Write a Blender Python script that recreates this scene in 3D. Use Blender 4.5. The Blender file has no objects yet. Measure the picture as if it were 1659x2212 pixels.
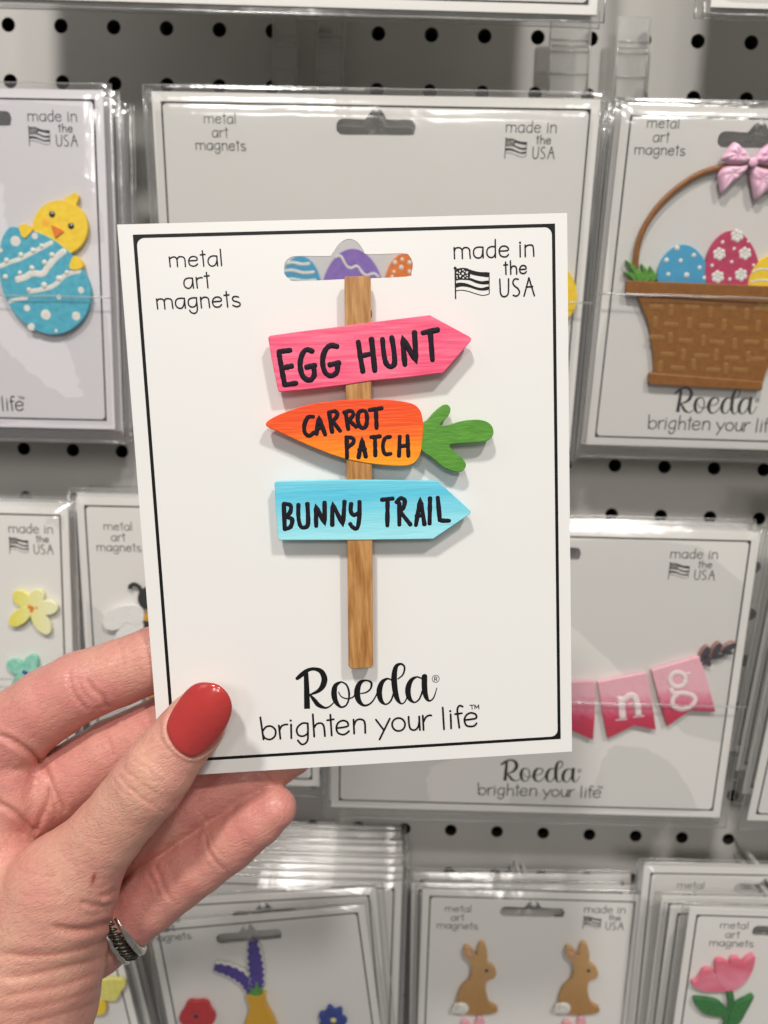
import bpy, math, random
import numpy as np
from mathutils import Vector, Matrix
from mathutils.geometry import tessellate_polygon
random.seed(7); rng = np.random.default_rng(7)
SC = bpy.context.scene
COL = SC.collection
MM = 0.001

# ------------------------------------------------------------------ camera
# the photograph's picture plane is described on a 1659 x 2212 sheet
PW, PH, FPX = 1659.0, 2212.0, 1597.0
YAW, PITCH, ROLL = -0.0076, 0.1332, 0.0280
CAM = np.array([0.0, 0.0, 1450.0])                 # mm
def _basis():
    cy, sy, cp, sp = math.cos(YAW), math.sin(YAW), math.cos(PITCH), math.sin(PITCH)
    f = np.array([sy*cp, cy*cp, -sp]); r = np.array([cy, -sy, 0.0]); u = np.cross(r, f)
    c, s = math.cos(ROLL), math.sin(ROLL)
    return c*r + s*u, -s*r + c*u, f
BR, BU, BF = _basis()
cd = bpy.data.cameras.new('camera'); cam = bpy.data.objects.new('camera', cd); COL.objects.link(cam)
cam.matrix_world = Matrix(((BR[0], BU[0], -BF[0], CAM[0]*MM), (BR[1], BU[1], -BF[1], CAM[1]*MM),
                           (BR[2], BU[2], -BF[2], CAM[2]*MM), (0, 0, 0, 1)))
cd.sensor_fit = 'VERTICAL'; cd.sensor_height = 36.0; cd.lens = FPX/PH*36.0
cd.clip_start = 0.01; cd.clip_end = 20
cd.dof.use_dof = True; cd.dof.focus_distance = 0.196; cd.dof.aperture_fstop = 15.0
SC.camera = cam

# ------------------------------------------------------------------ world and lamps (shop interior)
W = bpy.data.worlds.new('World'); SC.world = W; W.use_nodes = True
bg = W.node_tree.nodes['Background']; bg.inputs[0].default_value = (1.0, 0.965, 0.93, 1); bg.inputs[1].default_value = 0.17
def lamp(name, loc, target, size, power, col):
    d = bpy.data.lights.new(name, 'AREA'); d.shape = 'DISK'; d.size = size; d.energy = power; d.color = col
    o = bpy.data.objects.new(name, d); COL.objects.link(o); o.location = loc
    o.rotation_euler = (Vector(target)-Vector(loc)).to_track_quat('-Z', 'Y').to_euler()
    return o
TG = (0, 0.25, 1.38)
lamp('ceiling_lamp', (0.75, -1.15, 3.05), TG, 0.18, 25, (1.0, 0.955, 0.90))
lamp('ceiling_lamp', (-0.42, -1.05, 3.05), TG, 0.18, 28.5, (1.0, 0.955, 0.90))
lamp('ceiling_lamp', (-1.7, -0.9, 3.0), TG, 1.0, 4, (0.98, 0.95, 0.96))
lamp('ceiling_lamp', (2.0, -1.6, 2.9), TG, 1.0, 3, (1.0, 0.92, 0.82))
lamp('ceiling_lamp', (-0.55, -3.4, 2.9), TG, 0.50, 17, (1.0, 0.95, 0.90))
lamp('ceiling_lamp', (0.45, -4.2, 2.9), TG, 0.50, 19, (1.0, 0.95, 0.90))
SC.view_settings.view_transform = 'Standard'; SC.view_settings.look = 'None'
SC.view_settings.exposure = 0.0; SC.view_settings.gamma = 1.0
SC.render.engine = 'CYCLES'
SC.cycles.max_bounces = 8; SC.cycles.transparent_max_bounces = 40; SC.cycles.transmission_bounces = 8
SC.cycles.caustics_reflective = False; SC.cycles.caustics_refractive = False

# ------------------------------------------------------------------ picture <-> world
def ray(px, py):
    return BF + BR*((px-PW/2)/FPX) + BU*((PH/2-py)/FPX)
def at(px, py, Y):                                  # the point of the vertical plane y = Y (mm) seen at a pixel
    d = ray(px, py); return CAM + d*(Y-CAM[1])/d[1]
def proj(P):
    c = P - CAM; z = c@BF
    return PW/2 + FPX*(c@BR)/z, PH/2 - FPX*(c@BU)/z
def Z(bx, by, f, pts):                              # enlarged-crop coordinates -> sheet coordinates
    return [(bx+f*p[0], by+f*p[1]) + tuple(f*q for q in p[2:]) for p in pts]

class Frame:                                        # a plane in space: ex right, ey up, en towards the viewer
    def __init__(s, O, ex, ey):
        s.O = np.array(O, float); s.ex = ex/np.linalg.norm(ex)
        ey = ey - s.ex*(ey@s.ex); s.ey = ey/np.linalg.norm(ey); s.en = np.cross(s.ex, s.ey)
    def px(s, p, w=0.0):
        d = ray(p[0], p[1]); O = s.O + s.en*w
        q = CAM + d*(((O-CAM)@s.en)/(d@s.en)) - s.O
        return (q@s.ex, q@s.ey)
    def many(s, pts, w=0.0): return [s.px(p, w) for p in pts]
    def scale(s, p, w=0.0):                         # mm per sheet pixel
        a, b = s.px(p, w), s.px((p[0]+1, p[1]), w); return math.hypot(a[0]-b[0], a[1]-b[1])
    def moved(s, u, v, w=0.0): return Frame(s.O + s.ex*u + s.ey*v + s.en*w, s.ex, s.ey)
    def turned(s, a):
        c, t = math.cos(a), math.sin(a); return Frame(s.O, s.ex*c+s.ey*t, s.ey*c-s.ex*t)
    def mat(s):
        M = Matrix.Identity(4)
        for i in range(3): M[i][0], M[i][1], M[i][2], M[i][3] = s.ex[i], s.ey[i], s.en[i], s.O[i]*MM
        return M

# ------------------------------------------------------------------ objects
def mesh(name, V, F, mat, parent=None, smooth=False):
    me = bpy.data.meshes.new(name)
    me.from_pydata([(a*MM, b*MM, c*MM) for a, b, c in V], [], F); me.materials.append(mat); me.update()
    if smooth: me.polygons.foreach_set('use_smooth', [True]*len(me.polygons))
    o = bpy.data.objects.new(name, me); COL.objects.link(o)
    if parent is not None: o.parent = parent
    return o
def thing(name, label, cat, fr=None, group=None):
    o = bpy.data.objects.new(name, None); COL.objects.link(o); o.empty_display_size = 0.01
    if fr is not None: o.matrix_world = fr.mat()
    o['label'] = label; o['category'] = cat
    if group: o['group'] = group
    return o
class MB:                                           # collects geometry of one mesh
    def __init__(s): s.V = []; s.F = []
    def add(s, V, F):
        n = len(s.V); s.V += list(V); s.F += [tuple(i+n for i in f) for f in F]; return s
    def obj(s, name, mat, parent=None, smooth=False): return mesh(name, s.V, s.F, mat, parent, smooth)

def cr(pts, n=6, closed=False):                     # Catmull-Rom through points of any dimension
    P = [np.array(p, float) for p in pts]
    if len(P) < 3 and not closed: return [tuple(p) for p in P]
    m = len(P); out = []
    for i in range(m if closed else m-1):
        if closed: a, b, c, d = P[(i-1) % m], P[i], P[(i+1) % m], P[(i+2) % m]
        else: a, b, c, d = P[max(i-1, 0)], P[i], P[i+1], P[min(i+2, m-1)]
        for k in range(n):
            t = k/n
            out.append(tuple(0.5*((2*b)+(c-a)*t+(2*a-5*b+4*c-d)*t*t+(3*b-a-3*c+d)*t**3)))
    if not closed: out.append(tuple(P[-1]))
    return out
def ribbon(mb, pts, w, z, caps=True):               # a flat pen stroke; pts (x,y) or (x,y,width)
    P = [np.array(p[:2], float) for p in pts]
    Wd = [p[2] if len(p) > 2 else w for p in pts]
    n = len(P); L = []; R = []
    for i in range(n):
        t = P[min(i+1, n-1)]-P[max(i-1, 0)]; t = t/(np.linalg.norm(t)+1e-9); q = np.array([-t[1], t[0]])*Wd[i]/2
        L.append(P[i]+q); R.append(P[i]-q)
    V = [(*p, z) for p in L]+[(*p, z) for p in R]
    F = [(i, n+i, n+i+1, i+1) for i in range(n-1)]
    mb.add(V, F)
    if caps:
        for j, s in ((0, -1), (n-1, 1)):
            t = P[min(j+1, n-1)]-P[max(j-1, 0)]; a = math.atan2(t[1], t[0]) + (0 if s > 0 else math.pi)
            ring = [(P[j][0]+Wd[j]/2*math.cos(a+th), P[j][1]+Wd[j]/2*math.sin(a+th), z) for th in np.linspace(-math.pi/2, math.pi/2, 7)]
            mb.add(ring, [tuple(range(7))])
def disc(mb, c, r, z, n=14): mb.add([(c[0]+r*math.cos(a), c[1]+r*math.sin(a), z) for a in np.linspace(0, 2*math.pi, n, endpoint=False)], [tuple(range(n))])
def poly(mb, pts, z):
    if area(pts) < 0: pts = pts[::-1]
    T = tessellate_polygon([[Vector((p[0], p[1], 0)) for p in pts]])
    mb.add([(p[0], p[1], z) for p in pts], [fix(t, pts) for t in T])
def area(P): return 0.5*sum(P[i][0]*P[(i+1) % len(P)][1]-P[(i+1) % len(P)][0]*P[i][1] for i in range(len(P)))
def fix(t, P):
    a, b, c = (P[i] for i in t)
    return tuple(t) if (b[0]-a[0])*(c[1]-a[1])-(b[1]-a[1])*(c[0]-a[0]) > 0 else (t[0], t[2], t[1])
def rounded(P, r, k=4):                             # rounds the corners of a polygon
    out = []; n = len(P)
    for i in range(n):
        a, b, c = (np.array(P[j % n][:2], float) for j in (i-1, i, i+1))
        u, v = a-b, c-b; lu, lv = np.linalg.norm(u), np.linalg.norm(v); u /= lu; v /= lv
        ang = math.acos(max(-1, min(1, u@v)))
        if ang > 2.9: out.append(tuple(b)); continue
        d = min(r/math.tan(ang/2), lu*.45, lv*.45)
        p, q = b+u*d, b+v*d
        for j in range(k+1):
            t = j/k; out.append(tuple((1-t)**2*p+2*t*(1-t)*b+t*t*q))
    return out
def offset(P, d):                                   # moves a ccw outline inwards
    n = len(P); out = []
    for i in range(n):
        a, b, c = (np.array(P[j % n][:2], float) for j in (i-1, i, i+1))
        t1 = (b-a)/(np.linalg.norm(b-a)+1e-9); t2 = (c-b)/(np.linalg.norm(c-b)+1e-9)
        m = np.array([-(t1+t2)[1], (t1+t2)[0]]); m /= (np.linalg.norm(m)+1e-9)
        out.append(tuple(b+m*d))
    return out
def plate(mb, P, z0, z1, bev=0.25):                 # a cut plate with eased front edges
    if area(P) < 0: P = P[::-1]
    P = [tuple(p[:2]) for p in P]; n = len(P); b2 = bev*0.35
    I1, I = offset(P, b2), offset(P, bev)
    V = [(*p, z0) for p in P]+[(*p, z1-bev) for p in P]+[(*p, z1-b2) for p in I1]+[(*p, z1) for p in I]
    F = []
    for k in range(3):
        F += [(k*n+i, k*n+(i+1) % n, (k+1)*n+(i+1) % n, (k+1)*n+i) for i in range(n)]
    T = tessellate_polygon([[Vector((p[0], p[1], 0)) for p in P]])
    V += [(*p, z1) for p in I]+[(*p, z0) for p in P]
    F += [tuple(i+4*n for i in fix(t, P)) for t in T]+[tuple(i+5*n for i in fix(t, P)[::-1]) for t in T]
    mb.add(V, F); return mb
def tube(mb, pts, r, n=10, flat=1.0, closed=False): # round or flattened bar along 3-D points, r or per-point r
    P = [np.array(p, float) for p in pts]; m = len(P); R = r if hasattr(r, '__len__') else [r]*m
    V = []; up = np.array([0., 0., 1.])
    for i in range(m):
        t = (P[(i+1) % m]-P[i-1]) if closed else (P[min(i+1, m-1)]-P[max(i-1, 0)])
        t /= np.linalg.norm(t)+1e-9
        a = np.cross(up, t)
        if np.linalg.norm(a) < 1e-3: a = np.array([1., 0, 0])
        a /= np.linalg.norm(a); b = np.cross(t, a)
        for k in range(n):
            th = 2*math.pi*k/n; V.append(tuple(P[i]+a*R[i]*math.cos(th)+b*R[i]*flat*math.sin(th)))
    F = []
    for i in range(m if closed else m-1):
        j = (i+1) % m
        F += [(i*n+k, i*n+(k+1) % n, j*n+(k+1) % n, j*n+k) for k in range(n)]
    if not closed: F += [tuple(range(n))[::-1], tuple((m-1)*n+k for k in range(n))]
    mb.add(V, F); return mb
def bead(mb, c, r, n=12, flat=0.6):
    V = [(c[0], c[1], c[2]+r*flat)]; F = []
    for j in (1, 2, 3):
        ph = j/3*math.pi/2
        V += [(c[0]+r*math.sin(ph)*math.cos(t), c[1]+r*math.sin(ph)*math.sin(t), c[2]+r*flat*math.cos(ph)) for t in np.linspace(0, 2*math.pi, n, endpoint=False)]
    F += [(0, 1+k, 1+(k+1) % n) for k in range(n)]
    for j in (0, 1): F += [(1+j*n+k, 1+(j+1)*n+k, 1+(j+1)*n+(k+1) % n, 1+j*n+(k+1) % n) for k in range(n)]
    mb.add(V, F)
def ell(c, rx, ry, ang=0, n=28):
    ca, sa = math.cos(ang), math.sin(ang)
    return [(c[0]+rx*math.cos(t)*ca-ry*math.sin(t)*sa, c[1]+rx*math.cos(t)*sa+ry*math.sin(t)*ca) for t in np.linspace(0, 2*math.pi, n, endpoint=False)]
def eggpts(cx, top, bot, w, n=36):                  # egg outline in sheet/crop coordinates (y down)
    h = bot-top; out = []
    for t in np.linspace(0, 2*math.pi, n, endpoint=False):
        y = -math.cos(t); k = 1+0.13*y
        out.append((cx+w/2*math.sin(t)*k, top+h*(y+1)/2))
    return out

# ------------------------------------------------------------------ materials
def srgb(h):
    c = [int(h[i:i+2], 16)/255 for i in (0, 2, 4)]
    return tuple(x/12.92 if x <= .04045 else ((x+.055)/1.055)**2.4 for x in c)+(1,)
def nt(m): return m.node_tree.nodes, m.node_tree.links
def mat(name, col, rough=0.45, var=0.0, vscale=60, bump=0.0, bscale=400, stretch=(1, 1, 1), col2=None, spec=0.5, metal=0, coat=0, blend=None, wear=0.5):
    m = bpy.data.materials.new(name); m.use_nodes = True; N, L = nt(m); b = N['Principled BSDF']
    c = srgb(col) if isinstance(col, str) else col
    b.inputs['Base Color'].default_value = c; b.inputs['Roughness'].default_value = rough
    b.inputs['Specular IOR Level'].default_value = spec; b.inputs['Metallic'].default_value = metal
    b.inputs['Coat Weight'].default_value = coat; b.inputs['Coat Roughness'].default_value = 0.12
    tc = N.new('ShaderNodeTexCoord'); mp = N.new('ShaderNodeMapping'); mp.inputs['Scale'].default_value = stretch
    L.new(tc.outputs['Object'], mp.inputs['Vector'])
    csock = None
    if blend:                                       # a hand-brushed paint blend: (axis, from_mm, to_mm, [(pos, hex)...])
        ax, a0, a1, stops = blend
        sp = N.new('ShaderNodeSeparateXYZ'); L.new(tc.outputs['Object'], sp.inputs[0])
        nz = N.new('ShaderNodeTexNoise'); nz.inputs['Scale'].default_value = 500; L.new(mp.outputs[0], nz.inputs['Vector'])
        mr = N.new('ShaderNodeMapRange'); mr.inputs[1].default_value = a0*MM; mr.inputs[2].default_value = a1*MM
        L.new(sp.outputs[ax], mr.inputs[0])
        ad = N.new('ShaderNodeMath'); ad.operation = 'MULTIPLY_ADD'; ad.inputs[1].default_value = 0.35; L.new(nz.outputs[0], ad.inputs[0])
        L.new(mr.outputs[0], ad.inputs[2])
        su = N.new('ShaderNodeMath'); su.operation = 'SUBTRACT'; su.inputs[1].default_value = 0.175; L.new(ad.outputs[0], su.inputs[0])
        rp = N.new('ShaderNodeValToRGB'); L.new(su.outputs[0], rp.inputs[0])
        e = rp.color_ramp.elements
        while len(e) < len(stops): e.new(0.5)
        for k, (p, h) in enumerate(stops): e[k].position = p; e[k].color = srgb(h)
        csock = rp.outputs[0]
    if var or col2:
        nz = N.new('ShaderNodeTexNoise'); nz.inputs['Scale'].default_value = vscale; nz.inputs['Detail'].default_value = 5
        L.new(mp.outputs[0], nz.inputs['Vector'])
        mx = N.new('ShaderNodeMix'); mx.data_type = 'RGBA'
        mr = N.new('ShaderNodeMapRange'); mr.inputs[1].default_value = 0.35; mr.inputs[2].default_value = 0.68
        mr.inputs[3].default_value = 0; mr.inputs[4].default_value = 1
        L.new(nz.outputs[0], mr.inputs[0]); L.new(mr.outputs[0], mx.inputs['Factor'])
        if csock: L.new(csock, mx.inputs['A'])
        else: mx.inputs['A'].default_value = c
        if col2 is None and csock:
            mu = N.new('ShaderNodeMix'); mu.data_type = 'RGBA'; mu.blend_type = 'MULTIPLY'; mu.inputs['Factor'].default_value = 1
            L.new(csock, mu.inputs['A']); mu.inputs['B'].default_value = (1-var, 1-var, 1-var, 1); L.new(mu.outputs['Result'], mx.inputs['B'])
        else: mx.inputs['B'].default_value = srgb(col2) if col2 else tuple(x*(1-var) for x in c[:3])+(1,)
        csock = mx.outputs['Result']
    if csock: L.new(csock, b.inputs['Base Color'])
    if bump:
        nz = N.new('ShaderNodeTexNoise'); nz.inputs['Scale'].default_value = bscale; nz.inputs['Detail'].default_value = 4
        L.new(mp.outputs[0], nz.inputs['Vector'])
        bp = N.new('ShaderNodeBump'); bp.inputs['Strength'].default_value = 1.0; bp.inputs['Distance'].default_value = bump*MM
        L.new(nz.outputs[0], bp.inputs['Height']); L.new(bp.outputs[0], b.inputs['Normal'])
    return m
def film_mat(name, tint, gloss, rough, wr, milk=0):
    m = bpy.data.materials.new(name); m.use_nodes = True; N, L = nt(m); N.remove(N['Principled BSDF']); out = N['Material Output']
    t = N.new('ShaderNodeBsdfTransparent'); t.inputs[0].default_value = tint
    g = N.new('ShaderNodeBsdfGlossy'); g.inputs['Roughness'].default_value = rough; g.inputs[0].default_value = (1, 1, 1, 1)
    ge = N.new('ShaderNodeNewGeometry'); dt = N.new('ShaderNodeVectorMath'); dt.operation = 'DOT_PRODUCT'; L.new(ge.outputs['Incoming'], dt.inputs[0])
    def mth(op, a, b_=None):
        q = N.new('ShaderNodeMath'); q.operation = op; L.new(a, q.inputs[0])
        if b_ is not None: q.inputs[1].default_value = b_
        return q.outputs[0]
    mu = N.new('ShaderNodeMath'); mu.operation = 'MULTIPLY'; mu.inputs[1].default_value = gloss; mu.use_clamp = True
    mx = N.new('ShaderNodeMixShader'); tc = N.new('ShaderNodeTexCoord')
    nz = N.new('ShaderNodeTexNoise'); nz.inputs['Scale'].default_value = 45; nz.inputs['Detail'].default_value = 2.5; nz.inputs['Distortion'].default_value = 1.2
    bp = N.new('ShaderNodeBump'); bp.inputs['Distance'].default_value = wr*MM; bp.inputs['Strength'].default_value = 1
    L.new(tc.outputs['Object'], nz.inputs['Vector']); L.new(nz.outputs[0], bp.inputs['Height'])
    L.new(bp.outputs[0], g.inputs['Normal']); L.new(bp.outputs[0], dt.inputs[1])
    iv = N.new('ShaderNodeMath'); iv.operation = 'SUBTRACT'; iv.inputs[0].default_value = 1; iv.use_clamp = True; L.new(mth('ABSOLUTE', dt.outputs['Value']), iv.inputs[1])
    sch = N.new('ShaderNodeMath'); sch.operation = 'MULTIPLY_ADD'; sch.inputs[1].default_value = .93; sch.inputs[2].default_value = .07; L.new(mth('POWER', iv.outputs[0], 5), sch.inputs[0])
    L.new(sch.outputs[0], mu.inputs[0]); L.new(mu.outputs[0], mx.inputs[0]); L.new(t.outputs[0], mx.inputs[1]); L.new(g.outputs[0], mx.inputs[2])
    if milk:
        df = N.new('ShaderNodeBsdfDiffuse'); df.inputs[0].default_value = (.8, .8, .78, 1); m2 = N.new('ShaderNodeMixShader'); m2.inputs[0].default_value = milk
        L.new(mx.outputs[0], m2.inputs[1]); L.new(df.outputs[0], m2.inputs[2]); L.new(m2.outputs[0], out.inputs[0])
    else: L.new(mx.outputs[0], out.inputs[0])
    return m

M_card = mat('card_stock', (0.79, 0.785, 0.765, 1), 0.36, bump=0.012, bscale=1300)
M_card_b = mat('shelf_card_stock', (0.76, 0.745, 0.71, 1), 0.42)
M_lilac = mat('lilac_card_stock', (0.70, 0.68, 0.71, 1), 0.42)
M_ink = mat('black_ink', (0.009, 0.009, 0.010, 1), 0.4, bump=0.003, bscale=2500, spec=.22)
M_inkg = mat('grey_ink', (0.06, 0.06, 0.062, 1), 0.45)
M_white = mat('white_print', (0.82, 0.81, 0.79, 1), 0.45)
M_film = film_mat('clear_film', (0.99, 0.99, 0.99, 1), 0.9, 0.15, 0.30, .018)
M_seam = film_mat('film_seam', (0.92, 0.92, 0.92, 1), 2.5, 0.2, 0.3, .12)
M_board = mat('pegboard_laminate', (0.62, 0.605, 0.575, 1), 0.5, var=0.06, vscale=14, bump=0.02, bscale=300)
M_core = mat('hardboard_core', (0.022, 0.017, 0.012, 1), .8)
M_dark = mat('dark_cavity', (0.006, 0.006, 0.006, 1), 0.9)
M_hook = mat('white_plastic', (0.62, 0.61, 0.58, 1), 0.3)
M_clear = film_mat('clear_acrylic', (0.96, 0.96, 0.94, 1), 2.0, 0.16, 0.6, .30)
M_magnet = mat('black_magnet', (0.02, 0.02, 0.02, 1), 0.6)
def paint(name, c, c2=None, **k): return mat(name, c, k.pop('rough', 0.42), col2=c2, var=0 if c2 else 0.12, vscale=k.pop('vscale', 400), bump=k.pop('bump', 0.02), bscale=k.pop('bscale', 260), **k)

# ------------------------------------------------------------------ pegboard with real holes
PY = 380.8; HX0, HZ0, PITCHMM = -189.8, CAM[2]+179.7, 25.4
def pegboard():
    n = 16; mb = MB(); r = 3.35
    ca = [(r*math.cos(2*math.pi*(k+.5)/n), r*math.sin(2*math.pi*(k+.5)/n)) for k in range(n)]
    sq = []
    for x, y in ca:
        s = (PITCHMM/2)/max(abs(x), abs(y)); sq.append((x*s, y*s))
    corners = {3: (-1, 1), 7: (-1, -1), 11: (1, -1), 15: (1, 1), 1: (1, 1)}
    V = []; F = []; idx = {}
    def vid(x, y, z):
        k = (round(x, 3), round(y, 3), round(z, 2))
        if k not in idx: idx[k] = len(V); V.append((x, y, z))
        return idx[k]
    for i in range(-5, 21):
        for j in range(-5, 22):
            cx, cz = HX0+i*PITCHMM, HZ0-j*PITCHMM
            for k in range(n):
                q = (k+1) % n
                a, b = vid(cx+ca[k][0], PY, cz+ca[k][1]), vid(cx+ca[q][0], PY, cz+ca[q][1])
                c, d = vid(cx+sq[q][0], PY, cz+sq[q][1]), vid(cx+sq[k][0], PY, cz+sq[k][1])
                same = abs(sq[k][0]-sq[q][0]) < 1e-6 or abs(sq[k][1]-sq[q][1]) < 1e-6
                if same: F.append((a, d, c, b)[::-1])
                else:
                    sx = math.copysign(PITCHMM/2, sq[k][0]+sq[q][0]); sy = math.copysign(PITCHMM/2, sq[k][1]+sq[q][1])
                    e = vid(cx+sx, PY, cz+sy); F.append((b, c, e, d, a))
                g, h = vid(cx+ca[k][0], PY+6, cz+ca[k][1]), vid(cx+ca[q][0], PY+6, cz+ca[q][1])
                F.append((a, b, h, g))
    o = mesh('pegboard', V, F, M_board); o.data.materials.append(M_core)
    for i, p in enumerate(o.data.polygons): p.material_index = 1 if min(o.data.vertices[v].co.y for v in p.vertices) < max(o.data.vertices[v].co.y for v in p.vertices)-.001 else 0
    o['kind'] = 'structure'; o['label'] = 'grey pegboard wall with rows of round black holes'
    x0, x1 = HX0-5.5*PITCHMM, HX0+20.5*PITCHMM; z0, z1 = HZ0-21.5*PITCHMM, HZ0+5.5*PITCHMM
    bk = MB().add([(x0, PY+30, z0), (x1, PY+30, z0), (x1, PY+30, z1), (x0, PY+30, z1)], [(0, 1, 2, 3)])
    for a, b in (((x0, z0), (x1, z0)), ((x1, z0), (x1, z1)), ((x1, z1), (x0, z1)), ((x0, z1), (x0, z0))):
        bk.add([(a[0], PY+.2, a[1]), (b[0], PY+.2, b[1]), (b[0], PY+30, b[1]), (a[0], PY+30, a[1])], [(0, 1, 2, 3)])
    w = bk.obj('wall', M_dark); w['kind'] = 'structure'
pegboard()

# ------------------------------------------------------------------ the printed words, traced once on the held card
# held card: corners on the sheet -> a rectangle 114.3 mm wide in space
quad = np.array([(253, 485), (1225, 460), (1240, 1623), (352, 1678)], float)
dd = np.array([ray(*p) for p in quad])
lam = np.r_[1, np.linalg.solve(np.c_[-dd[1], dd[2], -dd[3]], -dd[0])]
Pq = dd*lam[:, None]; k_ = 114.3/np.linalg.norm(Pq[1]-Pq[0]); Pq = Pq*k_ + CAM
HC = Frame(Pq[0], Pq[1]-Pq[0], Pq[0]-Pq[3])         # origin = the card's top left corner
CW = 114.3; CHT = np.linalg.norm(Pq[3]-Pq[0])
HC = HC.moved(CW/2, -CHT/2)                         # origin = card centre

def S(*p): return ('S', list(p))
def Lp(*p): return ('L', list(p))
def D(x, y, r): return ('D', (x, y, r))
metal_art = [Lp((275,465),(292,625)), S((280,500),(320,470),(365,465),(395,490),(405,540),(412,622)), S((400,510),(430,465),(490,462),(525,490),(535,550),(540,622)),
 S((592,528),(660,524),(722,518),(728,480),(690,458),(640,460),(605,490),(595,545),(615,595),(670,615),(715,600),(738,578)),
 Lp((815,365),(840,615)), Lp((782,430),(858,422)), S((1050,450),(985,447),(935,470),(910,520),(920,575),(960,612),(1010,605),(1045,560),(1055,500)), Lp((1052,448),(1065,610)), Lp((1108,338),(1130,605)),
 S((655,812),(590,808),(535,830),(515,885),(530,945),(575,975),(620,965),(650,915),(658,850)), Lp((655,810),(672,972)), Lp((715,798),(735,970)), S((722,850),(745,815),(785,802),(815,802)), Lp((882,715),(908,968)), Lp((848,778),(928,770)),
 Lp((68,1150),(88,1312)), S((75,1190),(100,1155),(150,1150),(185,1170),(198,1230),(205,1312)), S((195,1190),(215,1150),(275,1145),(315,1170),(325,1230),(335,1305)),
 S((525,1140),(455,1138),(400,1155),(378,1205),(390,1265),(435,1300),(485,1295),(515,1240),(522,1180)), Lp((522,1138),(540,1300)),
 S((715,1130),(650,1132),(600,1155),(585,1200),(600,1255),(645,1282),(700,1265),(722,1215)), S((720,1128),(725,1200),(735,1300),(725,1360),(680,1385),(630,1365),(610,1335)),
 Lp((785,1120),(803,1295)), S((795,1165),(820,1130),(870,1120),(910,1140),(925,1200),(935,1290)),
 S((985,1195),(1060,1190),(1120,1182),(1122,1145),(1085,1120),(1030,1122),(990,1160),(985,1220),(1015,1270),(1070,1282),(1110,1265),(1130,1240)),
 Lp((1205,1028),(1230,1280)), Lp((1170,1090),(1250,1082)), S((1408,1120),(1370,1108),(1325,1115),(1308,1150),(1330,1180),(1385,1195),(1430,1220),(1425,1260),(1370,1275),(1315,1252))]
made_in = [Lp((140,278),(147,438)), S((147,320),(165,285),(215,278),(250,300),(258,350),(260,436)), S((258,320),(280,282),(330,278),(362,305),(368,360),(375,432)),
 S((560,272),(490,270),(440,290),(422,340),(435,400),(480,428),(530,415),(552,365),(556,310)), Lp((558,268),(562,425)),
 S((735,265),(685,262),(635,285),(615,335),(625,390),(665,420),(710,412),(735,370)), Lp((737,160),(740,420)),
 S((798,325),(860,325),(922,315),(922,280),(880,255),(830,262),(798,300),(797,350),(820,395),(870,412),(910,400),(928,375)),
 D(1097,205,16), Lp((1097,243),(1100,410)), Lp((1170,240),(1173,408)), S((1173,280),(1195,250),(1240,238),(1280,250),(1292,310),(1297,402)),
 Lp((887,488),(893,665)), Lp((862,530),(915,525)), Lp((957,470),(963,662)), S((962,590),(985,550),(1025,548),(1045,580),(1048,660)),
 S((1093,595),(1140,592),(1182,585),(1178,550),(1140,535),(1105,555),(1090,600),(1105,640),(1140,652),(1170,645),(1187,625)),
 S((802,735),(808,850),(812,930),(835,978),(870,988),(910,970),(928,920),(930,820),(930,730)), S((1072,735),(1030,730),(1000,755),(995,800),(1025,840),(1065,870),(1088,920),(1070,965),(1035,980),(998,968)), Lp((1155,980),(1225,715)), Lp((1225,715),(1305,975)), Lp((1185,850),(1280,842))]
flag = [('W',20,Lp((155,575),(162,1015))), D(155,575,22), ('W',12,S((168,905),(240,895),(340,910),(450,945),(550,970),(640,955))), ('W',14,Lp((648,640),(650,945))),
 ('P',[(168,598),(210,578),(265,570),(330,578),(365,600),(375,650),(360,725),(300,738),(230,735),(168,748)]),
 ('P',[(355,595),(420,612),(520,632),(645,638),(640,702),(560,697),(460,682),(372,655)]),
 ('P',[(168,748),(230,730),(360,715),(450,745),(540,765),(640,755),(640,805),(540,808),(450,787),(370,752),(250,743)]),
 ('P',[(168,797),(240,785),(330,800),(450,845),(540,862),(640,840),(640,886),(560,900),(470,888),(350,850),(240,840),(168,855)])]
stars = [(185,640,18),(226,617,17),(266,655,24),(326,637,24),(180,690,15),(228,690,22),(185,720,13),(274,716,16),(330,716,14),(300,692,14),(214,655,13),(268,600,14),(330,680,13),(290,620,12)]
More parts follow.
